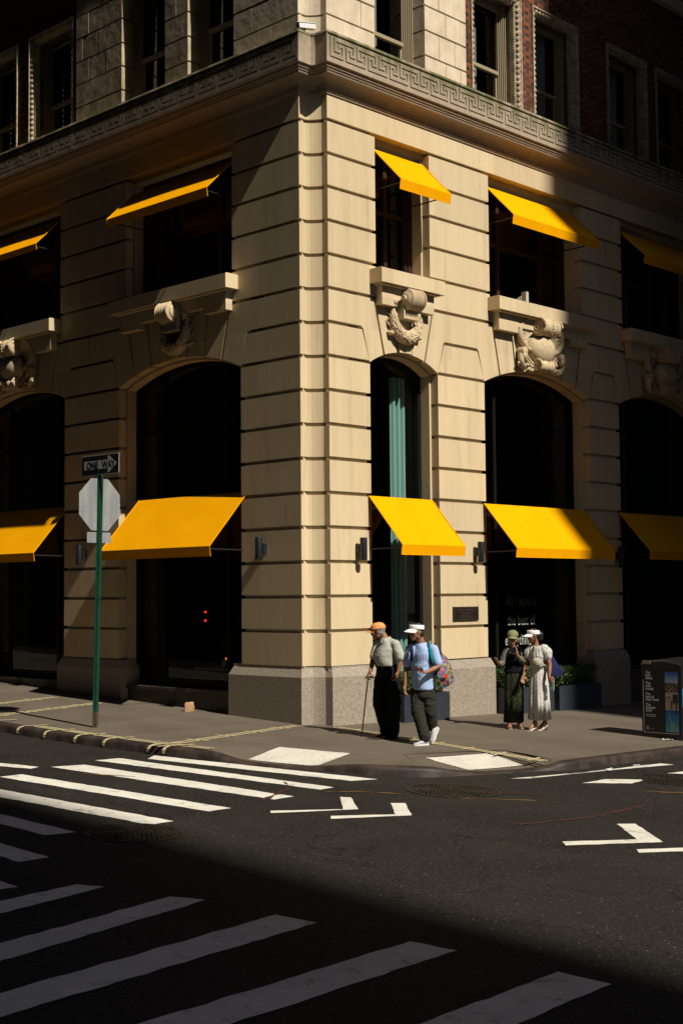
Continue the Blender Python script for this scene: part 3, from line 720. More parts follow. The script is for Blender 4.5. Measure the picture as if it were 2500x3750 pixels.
# ---- windows
def curtain_mesh(mb, f, u0, u1, z0, z1, d, amp=.04, n=56, wl=.135):
    rows = []
    for z in (z0, (z0+z1)/2, z1):
        rows.append([f(u0+(u1-u0)*i/n, z, d+amp*math.sin(2*PI*(u0+(u1-u0)*i/n)/wl+.4*math.sin(i*.7))) for i in range(n+1)])
    mb.loft(rows, cap=False, closed=False)
def arched_window(s, a, b, rise, curtains):
    f = F[s]; e_ = MB(); fr = MB()
    a2, b2 = a+.045, b-.045; fw = .07
    zb = .50
    # outer frame
    fr.prism([(a2-.05, zb), (a2+fw, zb), (a2+fw, ZS), (a2-.05, ZS)], f, D2-.14, D2-.01)
    fr.prism([(b2+.05, zb), (b2-fw, zb), (b2-fw, ZS), (b2+.05, ZS)], f, D2-.14, D2-.01)
    o_ = arc_pts(a2, b2, rise, a2, b2, 16, ZS-.03); i_ = arc_pts(a2+fw, b2-fw, rise, a2+fw, b2-fw, 16, ZS-.03-.01)
    i_ = [(u, z-fw*.6) for u, z in i_]
    for p in range(16):
        fr.prism([o_[p], o_[p+1], i_[p+1], i_[p]], f, D2-.14, D2-.01)
    fr.prism([(a2, ZS-.15), (a2+fw, ZS-.15), i_[0], o_[0]], f, D2-.139, D2-.012)
    w_ = b-a
    mull = [] if w_ < 2.5 else [a+w_*.24, b-w_*.24]
    for u in mull: fr.prism([(u-.04, zb), (u+.04, zb), (u+.04, arch(a2, b2, rise, u, ZS-.08)), (u-.04, arch(a2, b2, rise, u, ZS-.08))], f, D2-.13, D2-.04)
    for z in ((3.75, 5.42) if s == 'L' else (3.75,)): fr.prism([(a2+fw+.001, z), (b2-fw-.001, z), (b2-fw-.001, z+.07), (a2+fw+.001, z+.07)], f, D2-.128, D2-.045)
    fr.prism([(a2, zb-.02), (b2, zb-.02), (b2, zb+.12), (a2, zb+.12)], f, D2-.16, D2+.01)
    win = fr.build('window_frame', BRONZE, BLD)
    gl = MB(); ap = arc_pts(a2, b2, rise, a2+.03, b2-.03, 16, ZS-.05)
    gl.add([f(u, z, D3+.02) for u, z in [(a2+.03, zb)]+ap+[(b2-.03, zb)]], [tuple(range(19))])
    gl.build('glass_pane', GLASS, win)
    for u0, u1, z0, z1, c in curtains:
        q = MB(); curtain_mesh(q, f, u0, u1, z0, z1, D3-.22)
        q.build('curtain', {'t': CURTAIN, 'w': CURTAIND, 'b': CURTAINB}[c], win, smooth=True)
    # low dark plinth below the window
    pl = MB()
    pl.prism([(a-.05, -.5), (b+.05, -.5), (b+.05, .42), (a-.05, .42)], f, D2-.3, -.12)
    pl.prism([(a-.05, .42), (b+.05, .42), (b+.05, .48), (a-.05, .48)], f, D2-.3, -.08)
    pl.build('window_plinth', PLINTH, BLD)
    return win
PLINTH = mat('dark_plinth_stone', (.06, .05, .04), .7, col2=(.10, .085, .07), nscale=14)
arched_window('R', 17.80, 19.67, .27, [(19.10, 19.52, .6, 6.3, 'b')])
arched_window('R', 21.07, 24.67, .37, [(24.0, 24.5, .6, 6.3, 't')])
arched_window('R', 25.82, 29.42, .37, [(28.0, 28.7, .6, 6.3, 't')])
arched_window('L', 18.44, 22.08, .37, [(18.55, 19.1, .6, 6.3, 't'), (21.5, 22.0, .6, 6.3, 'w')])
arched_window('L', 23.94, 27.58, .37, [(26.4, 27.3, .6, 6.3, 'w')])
def upper_window(s, a, b):
    f = F[s]; fr = MB(); z0, z1 = 7.98, 10.45; a2, b2 = a+.045, b-.045
    for u0, u1 in ((a2-.03, a2+.10), (b2-.10, b2+.03)): fr.prism([(u0, z0), (u1, z0), (u1, z1), (u0, z1)], f, D2-.15, D2-.012)
    fr.prism([(a2+.10, z1-.12), (b2-.10, z1-.12), (b2-.10, z1+.02), (a2+.10, z1+.02)], f, D2-.15, D2-.012)
    fr.prism([(a2+.10, z0), (b2-.10, z0), (b2-.10, z0+.1), (a2+.10, z0+.1)], f, D2-.15, D2-.012)
    w_ = b-a
    ms = [(a+b)/2] if w_ < 2 else [a+w_*.27, b-w_*.27]
    for u in ms: fr.prism([(u-.05, z0+.1), (u+.05, z0+.1), (u+.05, z1-.12), (u-.05, z1-.12)], f, D2-.14, D2-.04)
    fr.prism([(a2+.10, 9.25), (b2-.10, 9.25), (b2-.10, 9.33), (a2+.10, 9.33)], f, D2-.139, D2-.045)
    for k in range(3): fr.prism([(b2-.14-.03*k, z0+.1), (b2-.12-.03*k, z0+.1), (b2-.12-.03*k, z1-.12), (b2-.14-.03*k, z1-.12)], f, D2-.10, D2-.02)
    win = fr.build('window_frame', DARKWOOD, BLD)
    gl = MB(); gl.add([f(a2+.05, z0, D3), f(b2-.05, z0, D3), f(b2-.05, z1, D3), f(a2+.05, z1, D3)], [(0, 1, 2, 3)]); gl.build('glass_pane', GLASS, win)
for s in 'RL':
    for a, b, rise, ua, ub, kind in BAYS[s]: upper_window(s, ua, ub)
# ---- dark interior rooms
room = MB()
def roombox(mb, x0, y0, z0, x1, y1, z1): mb.box((x0, y0, z0), (x1, y1, z1))
room.box((18.3, 18.3, .1), (34, 34, .35)); room.box((17.2, 17.2, 7.1), (34, 34, 7.4)); room.box((17.2, 17.2, 10.6), (34, 34, 10.8))
room.box((18.9, 19.0, .3), (45, 19.2, 15.9)); room.box((18.7, 19.2, .3), (18.9, 45, 15.9))
room.box((17.25, Y0+.75, .1), (34, Y0+.77, .46))
room.build('interior_walls', DARKROOM, BLD)

# ---- sills and brackets
SURR_ = mat('worn_white_fitting', (.5, .45, .36), .7)
def sill(s, a, b):
    f = F[s]; m_ = MB(); c = (a+b)/2; small = b-a < 2.5
    m_.prism([(a, 7.765), (b, 7.765), (b, 8.02), (a, 8.02)], f, -.16, .30)
    m_.prism([(a+.02, 8.02), (b-.02, 8.02), (b-.02, 8.035), (a+.02, 8.035)], f, -.38, .26)
    m_.prism([(a+.10, 7.74), (b-.10, 7.74), (b-.10, 7.765), (a+.10, 7.765)], f, -.01, .24)
    ew = .34 if small else .62
    m_.prism([(a+.16, 7.40), (a+.16+ew, 7.40), (a+.16+ew, 7.741), (a+.16, 7.741)], f, -.01, .155)
    m_.prism([(b-.16-ew, 7.40), (b-.16, 7.40), (b-.16, 7.741), (b-.16-ew, 7.741)], f, -.01, .155)
    m_.prism([(a+.16+ew, 7.52), (b-.16-ew, 7.52), (b-.16-ew, 7.74), (a+.16+ew, 7.74)], f, -.01, .150)
    return m_.build('window_sill', STONE, BLD)
q = MB(); q.prism([(22.62, 8.03), (22.70, 8.03), (22.70, 8.38), (22.62, 8.38)], FR, -.22, -.10); q.prism([(22.70, 8.03), (22.82, 8.03), (22.82, 8.12), (22.70, 8.12)], FR, -.20, -.12); q.prism([(22.35, 8.03), (22.62, 8.03), (22.62, 8.10), (22.35, 8.10)], FR, -.20, -.15)
for k in range(3): q.prism([(22.38+.07*k, 8.10), (22.40+.07*k, 8.10), (22.40+.07*k, 8.2+.04*k), (22.38+.07*k, 8.2+.04*k)], FR, -.20, -.16)
q.build('window_latch', SURR_, BLD)
sill('R', 17.81, 19.56); sill('R', 21.21, 24.60); sill('R', 25.97, 29.3); sill('L', 18.51, 22.02); sill('L', 24.09, 27.4)

# ---- carved keystones
def vol_tube(f, c, z, r, u0, u1, d):      # scroll cylinder along the wall with rings
    pass
def garland(s, c):
    f0 = F[s]; root = MB(); c -= .05
    f = lambda u, z, d: f0(c+(u-c)*.80, z, d-.03)
    # bracket box behind
    root.prism([(c-.24, 7.24), (c+.24, 7.24), (c+.24, 7.74), (c-.24, 7.74)], f, -.005, .24)
    root.prism([(c-.27, 7.20), (c+.27, 7.20), (c+.27, 7.24), (c-.27, 7.24)], f, -.005, .26)
    axis = (Vector(f0(1, 0, 0))-Vector(f0(0, 0, 0)))
    prof_ = [(0, -.235), (.045, -.235), (.055, -.215), (.060, -.20), (.11, -.195), (.13, -.18), (.13, -.165), (.165, -.16), (.195, -.145), (.20, -.125), (.155, -.108)]
    for k in range(4):
        t0 = -.105+.065*k; prof_ += [(.160, t0), (.190, t0+.014), (.198, t0+.030), (.190, t0+.046), (.158, t0+.058)]
    prof_ += [(.155, .160), (.195, .168), (.205, .185), (.195, .203), (.13, .205), (.13, .22), (.06, .225), (0, .23)]
    root.rev(prof_, f(c, 7.56, .26), axis, 32)
    o = root.build('scroll_keystone', CARVED, BLD, smooth=True, auto=38)
    gm = MB()
    P = []
    for i in range(25):
        t = i/24; u = c+.44*math.cos(PI*(1-t))*(1 if abs(t-.5) > .3 else 1); 
        ang = PI*(1-t)
        u = c+.43*math.cos(ang); z = 7.30-.40*math.sin(ang)**1.0 - .02
        P.append(f(u, z, .11))
    P = [f(c-.44, 7.48, .09)] + P + [f(c+.44, 7.48, .09)]
    rs = [.05]+[.055+.075*math.sin(PI*i/24)**.8 for i in range(25)]+[.05]
    gm.tube(P, rs, 12)
    rnd = random.Random(3)
    for i in range(210):
        j = rnd.uniform(1, 24.9); i0 = int(j); p = Vector(P[i0]).lerp(Vector(P[i0+1]), j-i0); rd = rs[i0]
        th = rnd.uniform(-1.5, 1.5)
        t = (Vector(P[i0+1])-Vector(P[i0])).normalized(); outw = (Vector(f0(0, 0, 1))-Vector(f0(0, 0, 0)))
        side = outw.cross(t)
        q = p + (outw*math.cos(th)+side*math.sin(th))*rd*.9
        Mx = Matrix((t, side, outw)).transposed() @ Matrix.Rotation(th, 3, 'X') @ Matrix.Rotation(rnd.uniform(-.5, .5), 3, 'Z')
        gm.ell(q, (rnd.uniform(.04, .06), rnd.uniform(.016, .026), .024), 7, 5, Mx)
    for sg in (-1, 1):
        gm.ell(f(c+sg*.44, 7.49, .16), (.062, .062, .062), 12, 8)
        gm.rev([(.07, 0), (.075, .03), (.06, .06)], f(c+sg*.44, 7.49, .03), Vector(f0(0, 0, 1))-Vector(f0(0, 0, 0)), 14)
        for zz in (7.41, 7.20): gm.tube([f(c+sg*.42+.075*math.cos(a), zz+.012*math.sin(a), .10+.08*math.sin(a)) for a in [PI*k/8 for k in range(9)]], .018, 6)
        # ribbon folds
        rp = [f(c+sg*(.50+.05*math.sin(k*1.5)), 7.42-.055*k, .05+.03*math.cos(k*1.9)) for k in range(10)]
        gm.tube(rp, [.035]*9+[.05], 6, .6)
        gm.ell(f(c+sg*.47, 6.93, .09), (.06, .06, .05), 8, 6)
    gm.build('leaf_garland', CARVED, o, smooth=True, auto=50)
def spiral(f, c, z, d0, d1, r0, turns, start, sg=1, th=.03, n=40):
    pass
def cartouche(s, c):
    f0 = F[s]; m_ = MB(); c -= .05; US = 1.25
    f = lambda u, z, d: f0(c+(u-c)*US, z, d-.025)
    ax = Vector(f0(1, 0, 0))-Vector(f0(0, 0, 0)); up = Vector((0, 0, 1)); out = Vector(f0(0, 0, 1))-Vector(f0(0, 0, 0))
    # backing slab
    m_.prism([(c-.52, 6.80), (c+.52, 6.80), (c+.55, 7.2), (c+.52, 7.74), (c-.52, 7.74), (c-.55, 7.2)], f, -.005, .08)
    m_.prism([(c-.2, 7.35), (c+.2, 7.35), (c+.2, 7.76), (c-.2, 7.76)], f, .05, .18)
    Mx = Matrix((ax, out, up)).transposed()
    m_.ell(f(c, 7.17, .12), (.41, .22, .31), 32, 22, Mx)
    for rr_, tt in ((.43, .035), (.49, .028)):
        m_.tube([f(c+rr_*math.cos(a), 7.17+rr_*.86*math.sin(a), .11) for a in [2*PI*k/36 for k in range(37)]], tt, 8)
    # top and bottom volutes (axis along the wall)
    for zz, r_, dd, hw in ((7.60, .19, .28, .23), (6.82, .13, .20, .20)):
        for sg in (-1, 1):
            # spiral faces on the ends
            pts = []; 
            for k in range(34):
                a = k/33*2.3*2*PI; rad = r_*(1-.85*k/33)
                pts.append(f(c+sg*hw, zz+rad*math.sin(a), dd+rad*math.cos(a)))
            m_.tube(pts, [.022*(1-.4*k/33) for k in range(34)], 6)
        pr = [(0, -hw), (r_*.9, -hw), (r_, -hw+.02), (r_, -hw*.62), (r_*.86, -hw*.55), (r_*.86, -hw*.28), (r_*.97, -hw*.2), (r_*.97, hw*.2), (r_*.86, hw*.28), (r_*.86, hw*.55), (r_, hw*.62), (r_, hw-.02), (r_*.9, hw), (0, hw)]
        pr = [(q_, w_*US) for q_, w_ in pr]
        m_.rev(pr, f(c, zz, dd-.02), ax, 28)
    for k in range(9):
        a = -1.0+k*.3; m_.ell(f(c, 7.58+.185*math.sin(a), .26+.185*math.cos(a)), (.022, .022, .022), 8, 6)
    # side C scrolls
    for sg in (-1, 1):
        arc_ = [(c+sg*(.22+.36*math.cos(R(d_))), 7.45+.34*math.sin(R(d_))) for d_ in range(100, -85, -8)]
        m_.tube([f(u, z, .13) for u, z in arc_], [.05]*4+[.062]*(len(arc_)-8)+[.055, .05, .045, .035], 8)
        m_.tube([f(c+sg*(.22+.26*math.cos(R(d_))), 7.45+.25*math.sin(R(d_)), .11) for d_ in range(80, -75, -10)], .022, 6)
        for zz, rr_ in ((7.06, .085), (6.98, .07)):
            m_.rev([(0, -.05), (rr_, -.05), (rr_*1.05, 0), (rr_, .10), (rr_*.5, .12), (0, .12)], f(c+sg*.52, zz, .12), out, 16)
        m_.tube([f(c+sg*.56, 7.0, .14), f(c+sg*.58, 6.88, .16), f(c+sg*.52, 6.78, .14), f(c+sg*.44, 6.72, .10)], [.06, .06, .05, .04], 8)
        # shell flutes
        for k in range(6):
            a = .35+k*.36
            p0 = f(c+sg*(.28+.12*math.sin(a)), 7.42+.10*math.cos(a), .12); p1 = f(c+sg*(.30+.30*math.sin(a)), 7.42+.26*math.cos(a), .12)
            m_.tube([p0, p1], [.02, .035], 6)
        # acanthus leaves at the base
        rnd = random.Random(5+int(sg))
        for k in range(12):
            m_.ell(f(c+sg*(.22+.035*k), 6.74+rnd.uniform(-.04, .05)+.004*k, .13+rnd.uniform(-.03, .03)), (.05, .03, .035), 7, 5, Matrix.Rotation(rnd.uniform(-1, 1), 3, 'Y'))
    m_.build('cartouche_keystone', CARVED, BLD, smooth=True, auto=45)
garland('R', 18.735); garland('L', 20.26); cartouche('R', 22.87); cartouche('R', 27.6); cartouche('L', 25.76)

# ---- upper storey: banded corner and piers, brick and moulded windows
up = MB(); upb = MB()
zu = [11.93, 12.41, 12.90, 13.38, 13.88, 14.36, 14.86, 15.35, 15.84]
JU = .03
def chopped(mb, f, a, b, z0, z1, d0, d1, k):
    # course split by thin vertical joints, alternating
    w_ = b-a
    cuts = [a+w_*t for t in ((.34, .72) if k % 2 else (.5, .86))] if w_ > 1.2 else ([a+w_*.5] if k % 2 else [])
    xs = [a]+cuts+[b]
    for i in range(len(xs)-1):
        p = xs[i]+(.005 if i else 0); q = xs[i+1]-(.005 if i < len(xs)-2 else 0)
        mb.prism([(p, z0), (q, z0), (q, z1), (p, z1)], f, d0, d1+random.uniform(-.003, .003))
UP = [MB() for _ in range(4)]
for k in range(len(zu)-1):
    z0, z1 = zu[k]+JU*.5, zu[k+1]-JU*.8
    P = corner_poly(17.6, 17.3); P[0] = (X0, 17.6)
    UP[0].prism(P, HZ, z0, z1)
    chopped(UP[0], FR, 17.3, 18.01, z0, z1, D1-.12, 0, k); chopped(UP[0], FL, 17.6, 18.60, z0, z1, D1-.12, 0, k)
    chopped(UP[1], FR, 19.41, 20.65, z0, z1, D1-.12, 0, k)
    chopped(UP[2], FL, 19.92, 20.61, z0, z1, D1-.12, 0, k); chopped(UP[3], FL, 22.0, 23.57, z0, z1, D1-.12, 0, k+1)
up_o = None
UP[0].prism([(p[0], p[1]) for p in corner_poly(18.60, 18.01, .05, .3)], HZ, 11.9, 15.9)
for m_, (s_c, a, b) in zip(UP[1:], (('R', 19.41, 20.65), ('L', 19.92, 20.61), ('L', 22.0, 23.57))):
    m_.prism([(a+.045, 11.9), (b-.045, 11.9), (b-.045, 15.9), (a+.045, 15.9)], F[s_c], D1-.12, -.05)
for m_, mm_ in zip(UP, (UPPER, UPPER, UPPERD, UPPERD)): m_.build('banded_upper_pier', mm_, BLD)
# brick wall with holes: build as vertical/horizontal strips at recess .04
DBk = -.05
bk = MB()
def brick_face(s, holes, u0, u1, z0, z1):
    f = F[s]; xs = sorted([u0, u1]+[h for q in holes for h in q[:2]])
    for a, b in zip(xs, xs[1:]):
        hh = [q for q in holes if q[0] <= a+1e-6 and q[1] >= b-1e-6]
        if hh:
            bk.prism([(a, hh[0][3]), (b, hh[0][3]), (b, z1), (a, z1)], f, -.35, DBk)
        else:
            bk.prism([(a, z0), (b, z0), (b, z1), (a, z1)], f, -.35, DBk)
WINR = [(20.85, 22.50), (22.89, 24.54), (25.66, 27.31), (27.7, 29.35)]
WINL = [(23.72, 25.39), (25.84, 27.5)]
brick_face('R', [(a+.02, b-.02, 11.9, 14.43) for a, b in WINR], 20.60, 34, 11.9, 16.05)
brick_face('L', [(a+.02, b-.02, 11.9, 14.43) for a, b in WINL], 23.5, 34, 11.9, 16.05)
bk.box((X0+.1, Y0+.1, 16.3), (60, 60, 60)); bk.box((X0+.40, 17.5, 15.85), (X0+.6, 34, 16.3))
bk.build('brick_wall', BRICK, BLD)
bandm = MB()
for s, a, b in (('R', X0, 34), ('L', X0+.2, 34)):
    bandm.prism([(a, 16.05), (b, 16.05), (b, 16.32), (a, 16.32)], F[s], -.3, .10 if s == 'R' else .09)
bandm.build('stone_string_course', UPPER, BLD)
for f_, a_, b_ in ((FR, 17.9, 19.6), (FL, 18.5, 20.1), (FL, 20.5, 22.1)):
    MB().prism([(a_, 14.9), (b_, 14.9), (b_, 16.0), (a_, 16.0)], f_, D1-.1, -.12).build('window_head', UPPER, BLD)
REVSHADE = mat('shade_toned_stone', (.10, .075, .052), .9, spec=.1, col2=(.24, .19, .14), nscale=3, detail=8)  # window reveals: shade put into the stone colour
SURR = mat('carved_surround', (.50, .41, .29), .8, spec=.2, col2=(.30, .235, .16), nscale=7, bump=.25, bscale=50)
def egg_surround(s, a, b):
    f = F[s]; m_ = MB(); zt = 14.46; z0 = 11.9; wd = .15
    # outer fillet, splayed band, inner bead, on the jambs and head
    ax = Vector(f(1, 0, 0))-Vector(f(0, 0, 0)); out = Vector(f(0, 0, 1))-Vector(f(0, 0, 0))
    def jamb(u, sg):
        # sg=+1: opening lies toward +u
        m_.prism([(u, z0), (u+sg*.03, z0), (u+sg*.03, zt), (u, zt)], f, DBk-.05, -.008)
        # splay
        P0 = [f(u+sg*.03, z0, -.02), f(u+sg*.03, zt, -.02), f(u+sg*wd, zt-.12, -.11), f(u+sg*wd, z0, -.11)]
        P1 = [f(u+sg*.03, z0, -.2), f(u+sg*.03, zt, -.2), f(u+sg*wd, zt-.12, -.2), f(u+sg*wd, z0, -.2)]
        m_.add(P0+P1, [(0, 1, 2, 3), (4, 5, 6, 7), (0, 1, 5, 4), (1, 2, 6, 5), (2, 3, 7, 6), (3, 0, 4, 7)])
        m_.prism([(u+sg*wd, z0), (u+sg*(wd+.02), z0), (u+sg*(wd+.02), zt-.14), (u+sg*wd, zt-.14)], f, -.2, -.10)
        nn_ = 21; step = (zt-.1-z0)/nn_
        for k in range(nn_):
            z = z0+step*(k+.5)
            m_.ell(f(u+sg*.085, z, -.060), (.040, .040, .046), 10, 7)
            m_.tube([f(u+sg*(.085-.055*math.cos(t)), z-.01+.058*math.sin(t), -.066+.045*math.cos(t)) for t in [PI*q/8 for q in range(9)]], .010, 4)
        for k in range(42):
            m_.ell(f(u+sg*.15, z0+(zt-.14-z0)*(k+.5)/42, -.095), (.018, .018, .024), 6, 5)
    jamb(a, 1); jamb(b, -1)
    m_.prism([(a+.03, zt-.03), (b-.03, zt-.03), (b-.03, zt), (a+.03, zt)], f, DBk-.05, -.015)
    P0 = [f(a+.03, zt-.03, -.02), f(b-.03, zt-.03, -.02), f(b-wd, zt-.15, -.11), f(a+wd, zt-.15, -.11)]
    P1 = [f(a+.03, zt-.03, -.2), f(b-.03, zt-.03, -.2), f(b-wd, zt-.15, -.2), f(a+wd, zt-.15, -.2)]
    m_.add(P0+P1, [(0, 1, 2, 3), (4, 5, 6, 7), (0, 1, 5, 4), (1, 2, 6, 5), (2, 3, 7, 6), (3, 0, 4, 7)])
    for k in range(12):
        u = a+.12+(b-a-.24)*(k+.5)/12; m_.ell(f(u, zt-.085, -.062), (.046, .040, .038), 8, 6)
    o = m_.build('window_surround', SURR, BLD, smooth=True, auto=30)
    # plain reveal
    r_ = MB()
    for u, sg in ((a, 1), (b, -1)):
        r_.prism([(u+sg*.0, z0), (u+sg*(wd+.021), z0), (u+sg*(wd+.021), zt-.14), (u+sg*.0, zt-.14)], f, -.55, -.20)
    r_.prism([(a, zt-.14), (b, zt-.14), (b, zt), (a, zt)], f, -.55, -.20)
    r_.build('window_reveal', REVSHADE, o)
    return o
for s, L in (('R', WINR), ('L', WINL)):
    for a, b in L: egg_surround(s, a, b)
def sash(s, a, b, m_frame, curtain=None, zt=14.32, zr=12.86, sides=5):
    f = F[s]; fr = MB(); z0 = 11.9
    for u, sg in ((a, 1), (b, -1)):
        for k in range(sides):
            fr.prism([(u+sg*.03*k, z0), (u+sg*(.03*k+.02), z0), (u+sg*(.03*k+.02), zt), (u+sg*.03*k, zt)], f, -.46, -.30-.025*k)
    w_ = .03*sides
    fr.prism([(a+w_, zt-.12), (b-w_, zt-.12), (b-w_, zt), (a+w_, zt)], f, -.46, -.38)
    fr.prism([(a+w_, zr), (b-w_, zr), (b-w_, zr+.07), (a+w_, zr+.07)], f, -.46, -.38)
    fr.prism([(b-w_-.04, z0), (b-w_-.001, z0), (b-w_-.001, zr), (b-w_-.04, zr)], f, -.50, -.43)
    o = fr.build('sash_frame', m_frame, BLD)
    gl = MB(); gl.add([f(a+.1, z0, -.445), f(b-.1, z0, -.445), f(b-.1, zt, -.445), f(a+.1, zt, -.445)], [(0, 1, 2, 3)]); gl.build('glass_pane', GLASS, o)
    if curtain:
        for u0, u1 in curtain:
            q = MB(); curtain_mesh(q, f, u0, u1, z0, zt, -.62, amp=.025, n=16, wl=.07); q.build('curtain', CURTAINW, o, smooth=True)
sash('R', 20.85+.17, 22.50-.17, TAN, [(21.15, 21.33), (21.5, 21.72)])
sash('R', 22.89+.17, 24.54-.17, TAN, [(23.3, 24.1)])
sash('R', 25.66+.17, 27.31-.17, TAN, [(26.2, 26.9)]); sash('R', 27.7+.17, 29.35-.17, TAN)
sash('L', 23.72+.17, 25.39-.17, TAN); sash('L', 25.84+.17, 27.5-.17, TAN)
sash('R', 18.01, 19.41, TAN, [(18.5, 18.75)], zt=14.9, zr=12.62, sides=6); sash('L', 18.60, 19.92, TAN, [(18.9, 19.1)], zt=14.9, zr=13.0); sash('L', 20.61, 22.0, TAN, [(20.9, 21.1)], zt=14.9, zr=13.0)
rm = MB(); rm.box((17.3, 17.5, 11.6), (34, 34, 11.7)); rm.box((18.6, 18.6, 11.7), (19, 34, 16)); rm.box((18.6, 18.6, 11.7), (34, 19, 16)); rm.build('interior_walls', DARKROOM, BLD)

# ================================================================ awnings
def awning(s, u0, u1, z_top, z_fold, z_bot, out, top_d, label):
    f = F[s]; c = (u0+u1)/2
    root = empty('awning', f(c, z_fold, 0)); tag(root, label, 'awning', 'yellow canvas awnings')
    L = Vector(f(c, z_fold, 0)); ff = lambda u, z, d: tuple(Vector(f(u, z, d))-L)
    th = .006
    m_ = MB(); nu = 10; rows = []
    for j in range(9):
        t = j/8; row = []
        for i in range(nu+1):
            u = u0+(u1-u0)*i/nu; sag = -.018*math.sin(PI*t)*(.6+.4*math.cos(i*PI/nu*2))
            row.append((u, z_top+(z_fold-z_top)*t+sag, top_d+(out-top_d)*t))
        rows.append(row)
    m_.loft([[ff(*p) for p in r] for r in rows], cap=False, closed=False)
    m_.build('canopy', YELLOW, root, smooth=True)
    v = MB(); v.loft([[ff(u0+(u1-u0)*i/nu, z, out-.026*(z_fold-z)/(z_fold-z_bot)) for i in range(nu+1)] for z in (z_fold, (z_fold+z_bot)/2, z_bot)], cap=False, closed=False)
    v.build('valance', YELLOW, root)
    h = MB(); 
    for u in (u0, u1):       # hemmed side edges
        h.tube([ff(u, z_top, top_d), ff(u, z_fold, out), ff(u, z_bot, out-.026)], .009, 6)
    h.tube([ff(u0, z_bot, out-.026), ff(u1, z_bot, out-.026)], .005, 6)
    a = MB(); 
    for u in (u0+.05, u1-.05): a.tube([ff(u, z_fold-.06, -.36), ff(u, z_fold-.05, out-.03)], .014, 8)
    a.tube([ff(u0+.02, z_fold-.02, out-.02), ff(u1-.02, z_fold-.02, out-.02)], .016, 8)
    h.build('hem', YELLOW, root)
    a.build('support_arm', METALDK, root)
    b_ = MB(); b_.tube([ff(u0+.02, z_top-.02, top_d-.02), ff(u1-.02, z_top-.02, top_d-.02)], .02, 8); b_.build('head_rail', METALDK, root)
awning('R', 17.72, 19.43, 3.95, 3.065, 2.89, .80, .02, 'fully sunlit yellow street-level awning above the two walking men')
awning('R', 20.98, 24.34, 3.95, 3.065, 2.89, .80, .02, 'yellow street-level awning above the two women, half of it in shade')
awning('R', 25.70, 29.4, 3.95, 3.08, 2.91, .80, .02, 'shaded yellow street-level awning behind the litter bin')
awning('L', 18.36, 21.55, 4.08, 3.075, 2.90, .82, -.10, 'orange-yellow street-level awning just right of the sign pole')
awning('L', 23.92, 27.4, 4.09, 3.11, 2.94, .76, -.10, 'yellow street-level awning at the far left edge')
awning('R', 18.03, 19.42, 10.30, 9.60, 9.42, .58, -.10, 'sunlit narrow yellow awning over the upper window nearest the corner')
awning('R', 21.33, 24.30, 10.30, 9.60, 9.42, .58, -.10, 'upper-floor yellow awning cut diagonally by a shadow')
awning('R', 26.08, 29.1, 10.30, 9.62, 9.44, .58, -.10, 'dark shaded upper-floor awning at the right edge')
awning('L', 18.72, 21.73, 10.20, 9.58, 9.42, .56, -.08, 'upper-floor awning left of the corner with only its front strip sunlit')
awning('L', 24.20, 27.3, 10.20, 9.57, 9.45, .56, -.08, 'upper-floor awning at the far left edge with a sunlit front strip')

# ================================================================ wall lamps, plaque, camera
def wall_lamp(s, u, z, label):
    f = F[s]; root = empty('wall_lamp', f(u, z, 0)); tag(root, label, 'wall lamp', 'cylindrical black wall lamps')
    L = Vector(f(u, z, 0)); ff = lambda a, b, d: tuple(Vector(f(u+a, z+b, d))-L)
    q = MB(); q.rev([(.05, -.192), (.062, -.197), (.064, -.19), (.064, .19), (.062, .197), (.05, .192), (.0, .18)], ff(0, 0, .15), (0, 0, 1), 24); q.build('lamp_body', BLACKPAINT, root, smooth=True, auto=40)
    q = MB(); q.prism([(-.05, -.075), (.05, -.075), (.05, .085), (-.05, .085)], ff, 0, .09)
    q.build('mounting_box', BLACKPAINT, root)
wall_lamp('R', 17.43, 3.0, 'black wall lamp on the sunlit stone just right of the corner')
wall_lamp('R', 20.70, 3.0, 'black wall lamp beside the sunlit awning, above the bronze plaque')
wall_lamp('R', 25.55, 3.0, 'black wall lamp in shade partly behind an awning valance')
wall_lamp('L', 17.82, 3.03, 'black wall lamp just left of the corner casting a long diagonal shadow')
wall_lamp('L', 23.20, 3.05, 'black wall lamp behind the sign pole')
PLQ = mat('bronze_plaque', (.028, .018, .013), .45, metal=.4)
PLT = mat('plaque_raised', (.10, .08, .06), .5, metal=.5)
pq = empty('wall_plaque', FR(20.38, 1.83, 0)); tag(pq, 'dark bronze plaque with raised writing on the pier between the arched windows', 'plaque')
q = MB(); q.box((-.375, -.03, -.13), (.375, 0, .13)); q.build('plate', PLQ, pq)
q = MB()
for a, b in (((-.36, -.115), (.36, -.107)), ((-.36, .107), (.36, .115)), ((-.36, -.107), (-.35, .107)), ((.35, -.107), (.36, .107))): q.box((a[0], -.034, a[1]), (b[0], -.031, b[1]))
q.build('border', PLT, pq)
TM = lambda x, y, z: Matrix.Translation((x, y, z)) @ Matrix.Rotation(PI/2, 4, 'X')
text('THE BUTTONWOOD', .052, 'lettering', PLT, TM(0, -.032, .045), pq, .002, 1.0, align='CENTER')
text('AGREEMENT', .052, 'lettering', PLT, TM(0, -.032, -.012), pq, .002, 1.0, align='CENTER')
q = MB()
for k, w_ in enumerate((.40, .38, .40, .32)): q.box((-w_/2, -.034, -.04-k*.016), (w_/2, -.031, -.034-k*.016))
q.build('small_print', PLT, pq)
